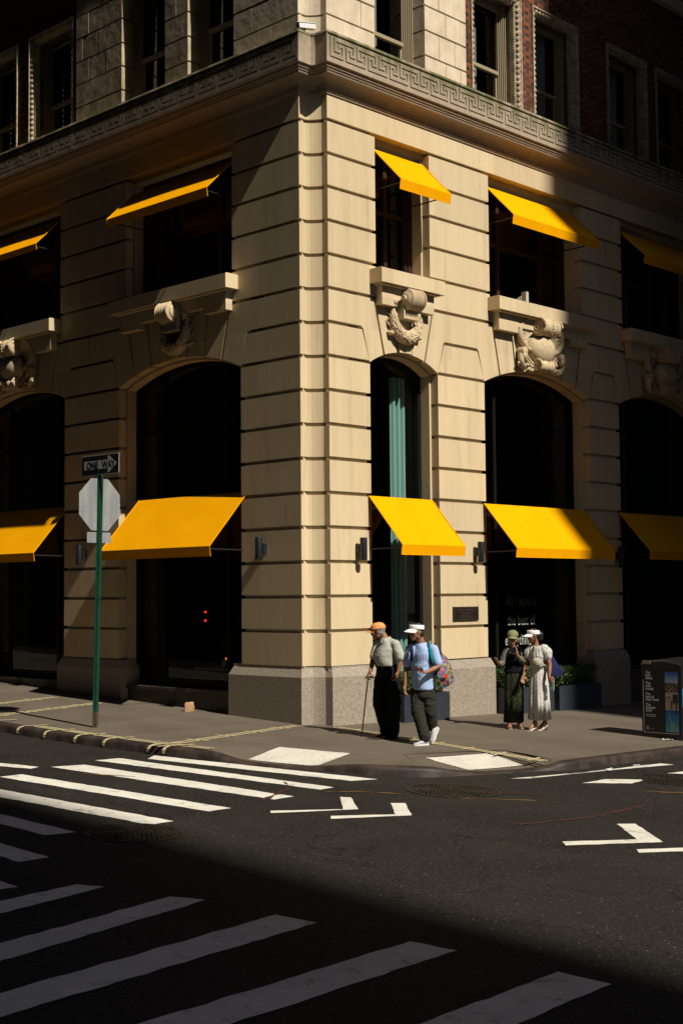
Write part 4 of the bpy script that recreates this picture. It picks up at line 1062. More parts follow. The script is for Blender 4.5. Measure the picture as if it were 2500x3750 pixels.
# security camera on the cornice at the corner
sc_ = empty('security_camera', (16.33, 16.66, 11.99)); tag(sc_, 'small white security camera mounted on the cornice at the corner', 'camera')
sc_.rotation_euler = (0, R(-8), R(-12))
q = MB(); q.box((-.12, -.05, .04), (.22, .05, .13)); q.box((-.16, -.06, .13), (.24, .06, .14)); q.build('housing', WHITEP, sc_)
q = MB(); q.tube([(0, 0, -.08), (0, 0, .04)], .02, 8); q.box((-.20, -.06, -.02), (-.05, .04, .02)); q.build('bracket', METALDK, sc_)
q = MB(); q.rev([(.035, 0), (.03, .012), (0, .012)], (-.12, 0, .085), (-1, 0, 0), 14); q.build('lens', BLACKPAINT, sc_)

# ================================================================ out-of-view surrounding buildings, made tall to shade the streets and block sky
TOW = brick_mat('tower_brick', (.055, .042, .032), (.045, .034, .026), (.045, .038, .03))
WGL = mat('dark_window', (.012, .014, .016), .6, spec=.2)
def tower(x0, y0, x1, y1, h, label):
    root = empty('office_building', ((x0+x1)/2, (y0+y1)/2, -6)); tag(root, label, 'building', 'tall buildings across the streets')
    cx, cy = (x0+x1)/2, (y0+y1)/2; hw, hd_ = (x1-x0)/2, (y1-y0)/2
    q = MB(); q.box((-hw, -hd_, 0), (hw, hd_, h)); q.build('wall', TOW, root)
    q = MB(); q.box((-hw-.3, -hd_-.3, h), (hw+.3, hd_+.3, h+.6)); q.build('roof_parapet', TOW, root)
    q = MB(); z = 9
    while z < h-4:
        for fy, s0 in ((-hd_-.02, 1), (hd_+.02, 1)):
            n_ = max(1, int(2*hw/3.4))
            for k in range(n_):
                u = -hw+2*hw*(k+.5)/n_; q.box((u-.7, min(fy, fy-.01), z), (u+.7, max(fy, fy+.01), z+2.1))
        for fx in (-hw-.02, hw+.02):
            n_ = max(1, int(2*hd_/3.4))
            for k in range(n_):
                u = -hd_+2*hd_*(k+.5)/n_; q.box((fx-.01, u-.7, z), (fx+.01, u+.7, z+2.1))
        z += 3.6
    q.build('window_rows', WGL, root)
tower(20.6, -70, 80, -31.5, 110, 'tall dark building on the far side of the right street')
tower(-60, -62, 4.65, -52, 110, 'tall dark building down the left street behind the camera')
tower(-45, 14, -1.0, 120, 110, 'dark brick building across the left street')
tower(-60, -50, 1.5, -4, 110, 'dark brick building behind the camera')
tower(23.2, -31, 90, -3, 110, 'dark brick building across the right street')

# ================================================================ people
def remesh(mb, voxel, name, m_, parent, smooth=3, wr=0, ws=(14, 14, 9), seed=0, dec=None):
    o = mb.build(name + '_tmp', None, None)
    md = o.modifiers.new('r', 'REMESH'); md.mode = 'VOXEL'; md.voxel_size = voxel; md.use_smooth_shade = True
    if smooth:
        sm = o.modifiers.new('s', 'SMOOTH'); sm.factor = .5; sm.iterations = smooth
    bpy.context.view_layer.update()
    dg = bpy.context.evaluated_depsgraph_get()
    me = bpy.data.meshes.new_from_object(o.evaluated_get(dg)); bpy.data.objects.remove(o)
    me.name = name
    if wr:
        nrm = [v.normal.copy() for v in me.vertices]
        for v, n_ in zip(me.vertices, nrm):
            p = Vector((v.co.x*ws[0]+seed, v.co.y*ws[1], v.co.z*ws[2]))
            h = noise.noise(p)+.5*noise.noise(p*2.1)
            v.co += n_*wr*(1-abs(h)*2.2)
    me.polygons.foreach_set('use_smooth', [True]*len(me.polygons))
    me.materials.clear(); me.materials.append(m_)
    ob = bpy.data.objects.new(name, me); C.objects.link(ob)
    if parent: ob.parent = parent
    return ob
V = Vector
def limb(mb, pts, rs, n=12):
    for p, r_ in zip(pts, rs): mb.ell(p, (r_, r_, r_), 12, 8)
    mb.tube(pts, list(rs), n)
def frame(a_deg):
    a = R(a_deg); f = V((math.cos(a), math.sin(a), 0)); l = V((-f.y, f.x, 0)); return f, l
def hand(mb, wrist, d, pn, curl=.5, side=1, s=1.08, spread=.12, curls=None):
    """wrist point, direction d, palm normal pn, thumb side = d x pn * side"""
    d = V(d).normalized(); pn = (V(pn)-d*V(pn).dot(d)).normalized(); w_ = d.cross(pn)*side
    W = V(wrist)
    mb.tube([W-d*.02, W+d*.02*s, W+d*.055*s, W+d*.09*s], [.024*s, .03*s, .038*s, .034*s], 12, .5) if False else None
    Mx = Matrix((w_, pn, d)).transposed()
    mb.ell(W+d*.045*s, (.040*s, .018*s, .055*s), 14, 10, Mx)
    mb.ell(W+d*.005*s, (.026*s, .022*s, .035*s), 12, 8, Mx)
    L = [.070, .078, .073, .058]
    for i in range(4):
        off = (.030-.020*i); c = curl if curls is None else curls[i]
        base = W+d*.085*s+w_*off*s
        dd_ = (d+w_*spread*(1.5-i)*.35).normalized(); p = base; pts = [base-d*.02*s, base]
        for j, fr_ in enumerate((.42, .32, .26)):
            ax = w_*-1
            ang = c*(.55+.35*j)
            dd_ = (dd_*math.cos(ang)+pn*math.sin(ang)).normalized()
            p = p+dd_*L[i]*fr_*s; pts.append(p)
        mb.tube(pts, [.0095*s, .010*s, .0095*s, .009*s, .0075*s], 8)
        for q, r_ in zip(pts[2:], (.0095, .009, .0078)): mb.ell(q, (r_*s, r_*s, r_*s), 8, 6)
    t0 = W+d*.02*s+w_*.030*s; t1 = t0+(d*.6+w_*.7+pn*.25).normalized()*.035*s; t2 = t1+(d*.85+w_*.25+pn*(.3+curl*.5)).normalized()*.03*s; t3 = t2+(d*.9+pn*(.3+curl*.6)).normalized()*.022*s
    mb.tube([t0, t1, t2, t3], [.015*s, .012*s, .011*s, .008*s], 8); mb.ell(t3, (.009*s,)*3, 8, 6)
def head(mb, c, a_deg, tilt=0, s=1.08, fem=False):
    f, l = frame(a_deg); u = V((0, 0, 1)); 
    ff_ = (f*math.cos(tilt)-u*math.sin(tilt)).normalized(); uu = (u*math.cos(tilt)+f*math.sin(tilt)).normalized()
    P = lambda a, b, h: V(c)+ff_*a*s+l*b*s+uu*h*s
    Mx = Matrix((ff_, l, uu)).transposed()
    mb.ell(P(-.008, 0, .025), (.097*s, .078*s, .098*s), 20, 14, Mx)
    mb.ell(P(.022, 0, -.025), (.070*s, .062*s, .085*s), 16, 12, Mx)
    mb.ell(P(.045, 0, -.078), (.040*s, .042*s, .036*s), 14, 10, Mx)
    mb.ell(P(.070, 0, -.098), (.020*s, .024*s, .018*s), 12, 8, Mx)          # chin
    mb.ell(P(.078, 0, .032), (.020*s, .050*s, .014*s), 12, 8, Mx)          # brow
    mb.tube([P(.080, 0, .02), P(.098, 0, -.005), P(.108, 0, -.024)], [.009*s, .012*s, .016*s], 8)
    mb.ell(P(.100, 0, -.030), (.016*s, .020*s, .011*s), 10, 8, Mx)
    for sg in (-1, 1):
        mb.ell(P(.062, sg*.042, -.022), (.026*s, .022*s, .024*s), 10, 8, Mx)
        mb.ell(P(.074, sg*.031, .010), (.016*s, .017*s, .010*s), 10, 8, Mx)
        mb.ell(P(-.004, sg*.078, -.004), (.022*s, .010*s, .032*s), 12, 8, Mx)
        mb.ell(P(.0, sg*.060, -.055), (.035*s, .018*s, .035*s), 12, 8, Mx)
    mb.ell(P(.090, 0, -.054), (.013*s, .026*s, .008*s), 10, 6, Mx)
    mb.ell(P(.086, 0, -.066), (.014*s, .022*s, .008*s), 10, 6, Mx)
    return P, Mx, ff_, l, uu
def torso(mb, rings, n=20):
    """rings: (center, half width, half depth, facing deg)"""
    out = []
    for c, wx, dp, a in rings:
        f, l = frame(a); out.append([V(c)+l*wx*math.copysign(abs(math.cos(t))**.8, math.cos(t))+f*dp*math.copysign(abs(math.sin(t))**.85, math.sin(t)) for t in [2*PI*k/n for k in range(n)]])
    mb.loft(out)
def shoe(mb, sole, heel, toe, s=1.05, h=.07, w_=.045):
    heel, toe = V(heel), V(toe); d = (toe-heel).normalized(); L = (toe-heel).length
    up_ = V((0, 0, 1)); up_ = (up_-d*up_.dot(d)).normalized(); sd = d.cross(up_)
    rings = []
    for t, ww, hh in ((.0, .55, .55), (.06, .8, .85), (.2, .85, 1.0), (.38, .82, 1.0), (.55, .92, .72), (.75, 1.0, .50), (.92, .8, .34), (1.0, .4, .2)):
        c = heel+d*L*t; rings.append([c+sd*w_*ww*math.cos(a)+up_*(hh*h*.5+hh*h*.5*math.sin(a)+.018) for a in [2*PI*k/14 for k in range(14)]])
    mb.loft(rings)
    rings = []
    for t, ww in ((-.02, .5), (.05, .85), (.25, .9), (.5, .85), (.75, 1.08), (.93, .85), (1.03, .4)):
        c = heel+d*L*t; rings.append([c+sd*w_*ww*a+up_*b for a, b in ((-1.04, .0), (1.04, 0), (1.06, .024), (-1.06, .024))])
    sole.loft(rings)
SKIN = mat('tanned_skin', (.30, .135, .07), .5, spec=.4); SKIN.node_tree.nodes['Principled BSDF'].inputs['Subsurface Weight'].default_value = 0
HAIRD = mat('dark_hair', (.012, .010, .009), .5); HAIRG = mat('grey_hair', (.22, .20, .18), .7)
LENS = mat('sunglass_lens', (.005, .005, .006), .12, spec=.8)
def cloth(name, c, **k): return mat(name, c, .9, spec=.1, bump=.15, bscale=250, **k)
SCR = R(44.16375-90)
def person(px, py, label, group=None):
    e = empty('person', (px, py, g(px, py)), SCR); tag(e, label, 'person', group); return e
def cap_dome(mb, P, s, r=.104, z=.045):
    rings = []
    for i in range(9):
        a = PI/2*i/8; rr = r*math.cos(a)**.75 if i < 8 else .004
        rings.append([P(-.006+rr*1.05*math.cos(t), rr*.86*math.sin(t), z+.095*math.sin(a)) for t in [2*PI*k/28 for k in range(28)]])
    mb.loft(rings)
def brim(mb, P, L=.085, w_=.085, z=.045, drop=.035, a0=.08, th=.004):
    top = []
    nn = 14
    for side in (0, 1):
        for j in range(5):
            row = []
            for i in range(nn+1):
                t = -1+2*i/nn; x = a0+.005 - .055*t*t + j/4*L*math.sqrt(max(0, 1-t*t*.93)); y = w_*t*(1-.12*j/4)
                zz = z-drop*(j/4)**1.2*(1) - .028*t*t - side*th
                row.append(P(x, y, zz))
            top.append(row)
    mb.loft(top[:5], cap=False, closed=False); mb.loft(top[5:], cap=False, closed=False)
    o1 = top[4]; o2 = top[9]; mb.loft([o1, o2], cap=False, closed=False)

# --- man in the pale blue polo shirt
m2 = person(16.19, 13.96, 'man in pale blue polo shirt and white visor walking while looking at his phone hand', 'pedestrians on the pavement')
b = MB(); P, Mx, hf, hl, hu = head(b, (-.125, -.02, 1.715), 208, .06)
limb(b, [(-.09, .0, 1.66), (-.055, .01, 1.55)], [.060, .066])
torso(b, [((-.04, 0, .86), .16, .11, 215), ((-.03, 0, 1.1), .155, .11, 215), ((-.04, 0, 1.4), .17, .11, 215), ((-.05, 0, 1.50), .12, .08, 215)])
LS, LE, LW = V((.135, -.12, 1.455)), V((.205, -.20, 1.20)), V((.005, -.33, 1.115))
RS, RE, RW = V((-.225, .10, 1.45)), V((-.285, .10, 1.165)), V((-.305, .04, .90))
limb(b, [LS, LE, LE.lerp(LW, .4), LW], [.055, .045, .042, .027]); limb(b, [RS, RE, RE.lerp(RW, .4), RW], [.055, .043, .04, .027])
hand(b, LW+V((-.01, -.01, .0)), (-.95, -.25, .10), (.1, -.3, 1), 1.1, side=-1)
hand(b, RW, (.02, -.05, -1), (.8, -.5, 0), .6, side=1)
for q in ([(-.12, .03, .87), (-.11, -.10, .50), (-.02, -.2, .10)], [(.05, -.03, .87), (.08, -.02, .47), (.115, .08, .24)]): limb(b, q, [.08, .055, .045])
remesh(b, .0085, 'body', SKIN, m2, 2)
s_ = MB()
torso(s_, [((-.035, 0, .835), .185, .142, 215), ((-.035, 0, .93), .178, .150, 215), ((-.035, -.01, 1.08), .178, .158, 215), ((-.04, 0, 1.25), .188, .148, 215), ((-.045, .0, 1.38), .205, .135, 215), ((-.045, .0, 1.47), .175, .105, 215), ((-.055, 0, 1.53), .085, .08, 215)])
limb(s_, [V((.08, -.07, 1.47)), LS, LS.lerp(LE, .55), LS.lerp(LE, .80)], [.070, .070, .070, .070]); limb(s_, [V((-.16, .06, 1.47)), RS, RS.lerp(RE, .55), RS.lerp(RE, .78)], [.070, .070, .068, .066])
BLUE = cloth('pale_blue_pique', (.36, .47, .72))
remesh(s_, .009, 'polo_shirt', BLUE, m2, 3, .004, (5, 5, 9), 3)
c_ = MB(); f_, l_ = frame(215)
col = []
for k in range(19):
    t = -PI*.83+k/18*PI*1.66; rr = V((-.06, 0, 0))+(-f_*math.cos(t)+l_*math.sin(t))*.083
    col.append((V((rr.x, rr.y, 1.575-.030*abs(t)/2.6)), V((rr.x, rr.y, 0))+(-f_*math.cos(t)+l_*math.sin(t))*.022+V((0, 0, 1.525-.045*(abs(t)/2.6)**2))))
c_.loft([[p for p, q in col], [q for p, q in col]], cap=False, closed=False)
c_.tube([V((-.06, 0, 1.50))+f_*.12, V((-.05, 0, 1.42))+f_*.146, V((-.05, 0, 1.33))+f_*.156], .013, 6)
c_.build('collar', BLUE, m2, smooth=True)
tr = MB()
torso(tr, [((-.035, 0, .72), .175, .135, 215), ((-.035, 0, .88), .172, .135, 215)])
limb(tr, [V((-.11, .04, .80)), V((-.125, -.09, .50)), V((-.07, -.15, .30)), V((-.025, -.19, .13))], [.118, .098, .088, .088])
limb(tr, [V((.05, -.03, .80)), V((.075, -.03, .48)), V((.095, .03, .33)), V((.112, .07, .26))], [.115, .098, .088, .085])
OLIVE = cloth('dark_olive_trousers', (.030, .030, .023))
remesh(tr, .010, 'trousers', OLIVE, m2, 3, .008, (7, 7, 13), 8)
sh = MB(); so_ = MB()
shoe(sh, so_, (.03, -.17, 0), (-.20, -.29, .0)); shoe(sh, so_, (.19, .07, .235), (.085, -.06, .015))
GREYSHOE = mat('grey_knit', (.50, .50, .52), .8, bump=.2, bscale=200)
sh.build('shoe', GREYSHOE, m2, smooth=True); so_.build('shoe_sole', mat('white_sole', (.75, .74, .70), .6), m2)
h_ = MB()
Mh = Mx
h_.ell(P(-.022, 0, .040), (.100, .088, .105), 22, 14, Mx)
for sg in (-1, 1): h_.ell(P(-.035, sg*.066, -.02), (.055, .022, .05), 12, 8, Mx)
h_.build('hair', HAIRD, m2, smooth=True)
v_ = MB(); brim(v_, P, .115, .098, .062, .035, .085)
rings = [[P(-.012+.110*math.cos(t)*q, .096*math.sin(t)*q, z+.012*math.cos(t)) for t in [2*PI*k/32 for k in range(32)]] for q, z in ((1.0, .045), (1.02, .075), (.985, .105), (.95, .104))]
v_.loft(rings, cap=False); v_.build('visor', mat('white_cotton', (.80, .78, .76), .85), m2, smooth=True)
gl_ = MB()
for sg in (-1, 1): gl_.ell(P(.065, sg*.036, .128), (.022, .030, .020), 12, 8, Mx)
gl_.tube([P(.07, -.06, .125), P(.0, -.094, .118), P(-.05, -.085, .11)], .005, 6); gl_.tube([P(.07, .06, .125), P(.0, .094, .118), P(-.05, .085, .11)], .005, 6)
gl_.build('sunglasses', LENS, m2, smooth=True)
ey = MB()
for sg in (-1, 1): ey.ell(P(.0815, sg*.032, .012), (.010, .014, .006), 10, 8, Mx)
for sg in (-1, 1): ey.ell(P(.088, sg*.034, .032), (.008, .022, .004), 10, 6, Mx)
ey.build('eyes', HAIRD, m2, smooth=True)
ph = MB(); 
pc = V((-.125, -.385, 1.165)); pd = V((-.9, -.35, .05)).normalized(); pn = V((.1, -.55, .8)).normalized(); pw = pd.cross(pn).normalized(); pn = pw.cross(pd)
ph.add([pc+pd*a*.08+pw*b_*.04+pn*c*.005 for c in (-1, 1) for a, b_ in ((-1, -1), (1, -1), (1, 1), (-1, 1))], [(0, 3, 2, 1), (4, 5, 6, 7), (0, 1, 5, 4), (1, 2, 6, 5), (2, 3, 7, 6), (3, 0, 4, 7)])
pho = ph.build('smartphone', mat('phone_case', (.03, .012, .01), .3)); pho.location = m2.location; pho.rotation_euler = m2.rotation_euler
tag(pho, 'dark smartphone held flat in the hand of the man in the pale blue shirt', 'phone')
# backpack with teal straps (worn) and flowered tote bag
bp = empty('backpack', m2.location, SCR); tag(bp, 'small dark backpack with teal and grey shoulder straps worn over the pale blue shirt', 'backpack')
TEAL = cloth('teal_webbing', (.0, .22, .24)); NAVY = cloth('navy_nylon', (.02, .022, .06))
st = MB(); 
path = [V((.13, .10, 1.46)), V((.09, -.02, 1.56)), V((.075, -.11, 1.535)), V((.08, -.17, 1.44)), V((.105, -.20, 1.33)), V((.15, -.19, 1.20)), V((.17, -.10, 1.10))]
def strap(mb, path, nrm_from, wd=.028, th=.007):
    L1 = []; L2 = []
    for i, p in enumerate(path):
        t = (path[min(i+1, len(path)-1)]-path[max(i-1, 0)]).normalized(); o_ = (p-V(nrm_from(p))); o_.z *= .3; o_ = (o_-t*o_.dot(t)).normalized(); s2 = t.cross(o_)
        L1.append([p+s2*wd+o_*th, p-s2*wd+o_*th, p-s2*wd-o_*th, p+s2*wd-o_*th])
    mb.loft(L1)
strap(st, path, lambda p: (-.04, 0, p.z-.02)); st.build('strap', TEAL, bp)
st = MB(); path2 = [V((-.20, .14, 1.46)), V((-.175, .03, 1.545)), V((-.20, -.03, 1.50)), V((-.215, -.035, 1.38)), V((-.205, -.03, 1.25))]
strap(st, path2, lambda p: (-.04, 0, p.z-.02)); st.build('strap', NAVY, bp)
st = MB(); strap(st, [V((.093, -.0, 1.566)), V((.083, -.08, 1.556)), V((.079, -.125, 1.522))], lambda p: (-.04, 0, p.z-.05), .020, .012); st.build('strap_pad', mat('grey_foam', (.22, .23, .22), .9), bp)
pk = MB(); pk.ell((.16, .16, 1.25), (.12, .12, .22), 16, 12); remesh(pk, .012, 'pack_body', NAVY, bp, 2)
def flower_mat():
    m = mat('flowered_print', (.1, .2, .3), .6, spec=.4); t = m.node_tree; bb = t.nodes['Principled BSDF']
    tc = t.nodes.new('ShaderNodeTexCoord'); v = t.nodes.new('ShaderNodeTexVoronoi'); v.inputs['Scale'].default_value = 32; t.links.new(tc.outputs['Object'], v.inputs[0])
    r = t.nodes.new('ShaderNodeValToRGB'); r.color_ramp.interpolation = 'CONSTANT'; cols = [(.05, .10, .30), (.04, .16, .05), (.50, .03, .03), (.10, .16, .42), (.25, .38, .05), (.45, .09, .20), (.05, .07, .06), (.55, .28, .03)]
    el = r.color_ramp.elements; el[0].color = (*cols[0], 1); el[1].position = .9; el[1].color = (*cols[7], 1)
    for i in range(1, 7): q = el.new(i*.125); q.color = (*cols[i], 1)
    sep = t.nodes.new('ShaderNodeSeparateColor'); t.links.new(v.outputs['Color'], sep.inputs[0]); t.links.new(sep.outputs[0], r.inputs[0])
    r3 = t.nodes.new('ShaderNodeValToRGB'); r3.color_ramp.elements[0].position = .62; r3.color_ramp.elements[1].position = .75; t.links.new(v.outputs['Distance'], r3.inputs[0])
    o = mixnode(t, r3.outputs[0], r.outputs[0], (.05, .07, .16)); t.links.new(o, bb.inputs['Base Color']); return m
tb = empty('tote_bag', m2.location, SCR); tag(tb, 'flowered multicoloured tote bag hanging from the shoulder of the man in pale blue', 'bag')
q = MB()
Z2 = lambda x, y, Y: V(((x-1010)*.001135, Y, (1950-y)*.001135))
fr_ = [Z2(1165, 940, -.16), Z2(1225, 830, -.15), Z2(1290, 1040, -.14), Z2(1390, 1135, -.08), Z2(1240, 1195, -.18)]
A = [Z2(1160, 950, -.20), Z2(1230, 880, -.17), Z2(1275, 750, -.02), Z2(1335, 800, .02), Z2(1385, 940, .03), Z2(1412, 1080, .02), Z2(1395, 1135, .0), Z2(1240, 1195, -.17)]
rings = []
top_ = [Z2(1235, 770, -.05), Z2(1280, 745, .03), Z2(1330, 800, .06), Z2(1240, 860, -.10)]
mid_ = [Z2(1160, 950, -.17), Z2(1235, 900, .06), Z2(1385, 930, .08), Z2(1270, 980, -.20)]
low_ = [Z2(1195, 1110, -.17), Z2(1250, 1080, .06), Z2(1412, 1070, .08), Z2(1330, 1120, -.18)]
bot_ = [Z2(1238, 1195, -.15), Z2(1270, 1170, .03), Z2(1400, 1132, .06), Z2(1330, 1165, -.14)]
def sub(r): 
    out = []
    for i in range(4):
        for k in range(3): out.append(r[i].lerp(r[(i+1) % 4], k/3))
    return out
q.loft([sub(r) for r in (top_, mid_, low_, bot_)]); q.build('bag_body', flower_mat(), tb, smooth=True, auto=50)
q = MB(); q.tube([Z2(1240, 775, -.05), Z2(1190, 650, -.06), Z2(1140, 590, -.02), Z2(1150, 590, .08), Z2(1200, 660, .1), Z2(1260, 755, .03)], .009, 6); q.build('strap', NAVY, tb)
q = MB()
hc = Z2(1283, 1022, -.215); hn = V((.35, -.93, 0)).normalized(); hx = V((0, 0, 1)).cross(hn); hx = -hx if hx.x < 0 else hx
heart = [(16*math.sin(t)**3, 13*math.cos(t)-5*math.cos(2*t)-2*math.cos(3*t)-math.cos(4*t)) for t in [2*PI*k/30 for k in range(30)]]
q.prism([(x*.0026, y*.0026) for x, y in heart], lambda a, b_, d: hc+hx*a+V((0, 0, b_))+hn*d, 0, .008); q.build('red_heart', mat('red_print', (.55, .03, .02), .6), tb)

# --- older man with the cane
m1 = person(16.38, 14.80, 'older man in light grey polo and orange cap leaning on a black cane', 'pedestrians on the pavement')
b = MB(); P, Mx, hf, hl, hu = head(b, (-.225, .02, 1.685), 172, .16)
limb(b, [(-.16, .02, 1.64), (-.105, .02, 1.54)], [.062, .07])
torso(b, [((-.09, 0, .95), .15, .12, 200), ((-.10, 0, 1.2), .15, .13, 200), ((-.09, 0, 1.45), .16, .11, 200), ((-.10, 0, 1.53), .12, .08, 200)])
LS, LE, LW = V((.045, -.14, 1.48)), V((.13, -.17, 1.25)), V((.075, -.20, 1.04))
RS, RE, RW = V((-.24, .12, 1.47)), V((-.31, .10, 1.23)), V((-.355, -.02, 1.06))
limb(b, [LS, LE, LE.lerp(LW, .35), LW], [.055, .047, .044, .03]); limb(b, [RS, RE, RE.lerp(RW, .35), RW], [.055, .045, .042, .03])
hand(b, LW, (-.35, -.05, -1), (-.8, .4, 0), .7, side=-1)
hand(b, RW, (-.45, -.25, -.75), (.5, .1, -.5), 1.25, side=1)
for q in ([(-.16, .05, .95), (-.20, -.02, .52), (-.11, .10, .10)], [(0, -.05, .95), (.005, -.08, .50), (.005, -.1, .08)]): limb(b, q, [.08, .055, .045])
remesh(b, .0085, 'body', SKIN, m1, 2)
s_ = MB()
torso(s_, [((-.095, 0, 1.135), .165, .155, 200), ((-.105, -.0, 1.20), .178, .178, 200), ((-.12, -.01, 1.30), .180, .180, 200), ((-.10, -.01, 1.40), .185, .150, 200), ((-.09, 0, 1.47), .175, .120, 200), ((-.095, 0, 1.53), .14, .10, 200), ((-.11, 0, 1.575), .085, .08, 200)])
limb(s_, [V((-.02, -.07, 1.50)), LS, LS.lerp(LE, .5), LS.lerp(LE, .88)], [.074, .074, .076, .080]); limb(s_, [V((-.17, .07, 1.50)), RS, RS.lerp(RE, .5), RS.lerp(RE, .80)], [.07, .072, .070, .070])
GREYP = cloth('pale_grey_cotton', (.42, .42, .36))
remesh(s_, .009, 'polo_shirt', GREYP, m1, 3, .0045, (5, 5, 8), 21)
c_ = MB(); f_, l_ = frame(200); col = []
for k in range(19):
    t = -PI*.83+k/18*PI*1.66; rr = V((-.12, .01, 0))+(-f_*math.cos(t)+l_*math.sin(t))*.088
    col.append((V((rr.x, rr.y, 1.615-.045*abs(t)/2.6)), V((rr.x, rr.y, 0))+(-f_*math.cos(t)+l_*math.sin(t))*.03+V((0, 0, 1.560-.05*(abs(t)/2.6)**2))))
c_.loft([[p for p, q in col], [q for p, q in col]], cap=False, closed=False); c_.build('collar', GREYP, m1, smooth=True)
tr = MB()
torso(tr, [((-.09, 0, .90), .19, .16, 200), ((-.09, 0, 1.05), .178, .162, 200), ((-.09, 0, 1.16), .160, .150, 200)])
limb(tr, [V((-.16, .05, .90)), V((-.21, -.01, .56)), V((-.16, .06, .30)), V((-.115, .10, .10))], [.135, .118, .098, .092])
limb(tr, [V((.0, -.05, .90)), V((.01, -.07, .52)), V((.005, -.09, .30)), V((.005, -.1, .09))], [.13, .112, .096, .090])
BLK = cloth('black_trousers', (.010, .010, .011))
remesh(tr, .010, 'trousers', BLK, m1, 3, .010, (8, 8, 8), 33)
sh = MB(); so_ = MB(); shoe(sh, so_, (.06, -.08, 0), (-.17, -.16, 0)); shoe(sh, so_, (-.05, .12, .0), (-.27, .06, 0))
sh.build('shoe', BLACKPAINT, m1, smooth=True); so_.build('shoe_sole', BLACKPAINT, m1)
h_ = MB(); h_.ell(P(-.03, 0, .03), (.090, .088, .095), 18, 12, Mx)
for sg in (-1, 1): h_.ell(P(-.045, sg*.060, -.03), (.042, .022, .04), 12, 8, Mx)
h_.build('hair', HAIRG, m1, smooth=True)
c_ = MB(); cap_dome(c_, P, 1, .112, .040); brim(c_, P, .085, .078, .046, .022, .092)
OR = mat('orange_cotton', (.86, .33, .12), .9, spec=.1, bump=.3, bscale=30)
c_.build('baseball_cap', OR, m1, smooth=True, auto=50)
gl_ = MB(); 
for sg in (-1, 1): gl_.rev([(.0, 0), (.022, .0), (.024, .004), (.0, .005)], P(.086, sg*.036, .008), hf, 14); gl_.tube([P(.086, sg*.058, .012), P(.03, sg*.078, .012), P(-.01, sg*.086, .01)], .003, 6)
gl_.tube([P(.094, -.016, .012), P(.094, .016, .012)], .003, 6); gl_.build('glasses', LENS, m1)
cn = empty('walking_cane', m1.location, SCR); tag(cn, 'thin black walking cane with rubber tip held by the older man', 'cane')
q = MB(); q.tube([(-.395, -.06, .955), (-.45, -.03, .5), (-.50, .0, .06)], .011, 10); q.build('shaft', BLACKPAINT, cn)
q = MB(); q.tube([(-.44, -.10, .955), (-.40, -.065, .968), (-.34, -.01, .965), (-.315, .01, .95)], [.013, .016, .018, .02], 10); q.build('handle', BLACKPAINT, cn, smooth=True)
q = MB(); q.rev([(.014, .10), (.017, .06), (.026, .02), (.028, 0), (0, 0)], (-.505, .0, -.0), (.11, -.06, 1), 12); q.build('rubber_tip', BLACKPAINT, cn)
q = MB(); q.tube([(-.36, -.05, .955), (-.34, -.08, .88), (-.37, -.09, .80)], .003, 5); q.build('wrist_cord', BLACKPAINT, cn)

# --- woman with olive cap
w1 = person(19.32, 14.65, 'woman in dark clothes, olive cap and sunglasses with one hand at her mouth', 'pedestrians on the pavement')
b = MB(); P, Mx, hf, hl, hu = head(b, (.012, -.02, 1.565), 255, .10, 1.0)
limb(b, [(.01, .0, 1.49), (.015, .01, 1.40)], [.050, .052])
torso(b, [((.02, 0, .95), .14, .10, 262), ((.02, 0, 1.15), .13, .10, 262), ((.02, 0, 1.3), .15, .10, 262), ((.015, 0, 1.39), .10, .07, 262)])
LS, LE, LW = V((.150, -.01, 1.345)), V((.205, -.07, 1.125)), V((.065, -.24, 1.27))
RS, RE, RW = V((-.115, .0, 1.345)), V((-.175, -.02, 1.125)), V((-.245, -.19, 1.13))
limb(b, [LS, LE, LE.lerp(LW, .4), LW], [.045, .038, .036, .024]); limb(b, [RS, RE, RE.lerp(RW, .4), RW], [.045, .038, .036, .024])
hand(b, LW, (-.12, .15, 1), (-.9, .3, 0), .12, side=-1, s=.98, spread=.02)
hand(b, RW, (-.55, -.45, .45), (.35, .2, .9), .55, side=1, s=.98, spread=.3)
for q in ([(-.05, .0, .95), (-.06, -.0, .50), (-.075, -.02, .08)], [(.09, .0, .95), (.10, .0, .50), (.11, .06, .08)]): limb(b, q, [.08, .055, .04])
remesh(b, .008, 'body', SKIN, w1, 2)
DKN = cloth('black_knit', (.008, .008, .013)); GSL = cloth('grey_speckled_knit', (.10, .10, .09), col2=(.20, .20, .18), nscale=120)
s_ = MB()
torso(s_, [((.02, 0, .965), .165, .125, 262), ((.02, 0, 1.05), .155, .125, 262), ((.02, 0, 1.2), .150, .12, 262), ((.02, 0, 1.31), .155, .11, 262), ((.018, 0, 1.37), .13, .085, 262), ((.015, 0, 1.41), .075, .065, 262)])
remesh(s_, .009, 'vest', DKN, w1, 3, .008, (9, 9, 9), 5)
s_ = MB(); limb(s_, [LS+V((-.03, 0, .0)), LS.lerp(LE, .5), LE, LE.lerp(LW, .55)], [.064, .056, .056, .052]); remesh(s_, .009, 'sleeve', GSL, w1, 2, .006, (12, 12, 12), 1)
s_ = MB(); limb(s_, [RS+V((.03, 0, .0)), RS.lerp(RE, .5), RE, RE.lerp(RW, .55)], [.064, .056, .056, .052]); remesh(s_, .009, 'sleeve', GSL, w1, 2, .006, (12, 12, 12), 2)
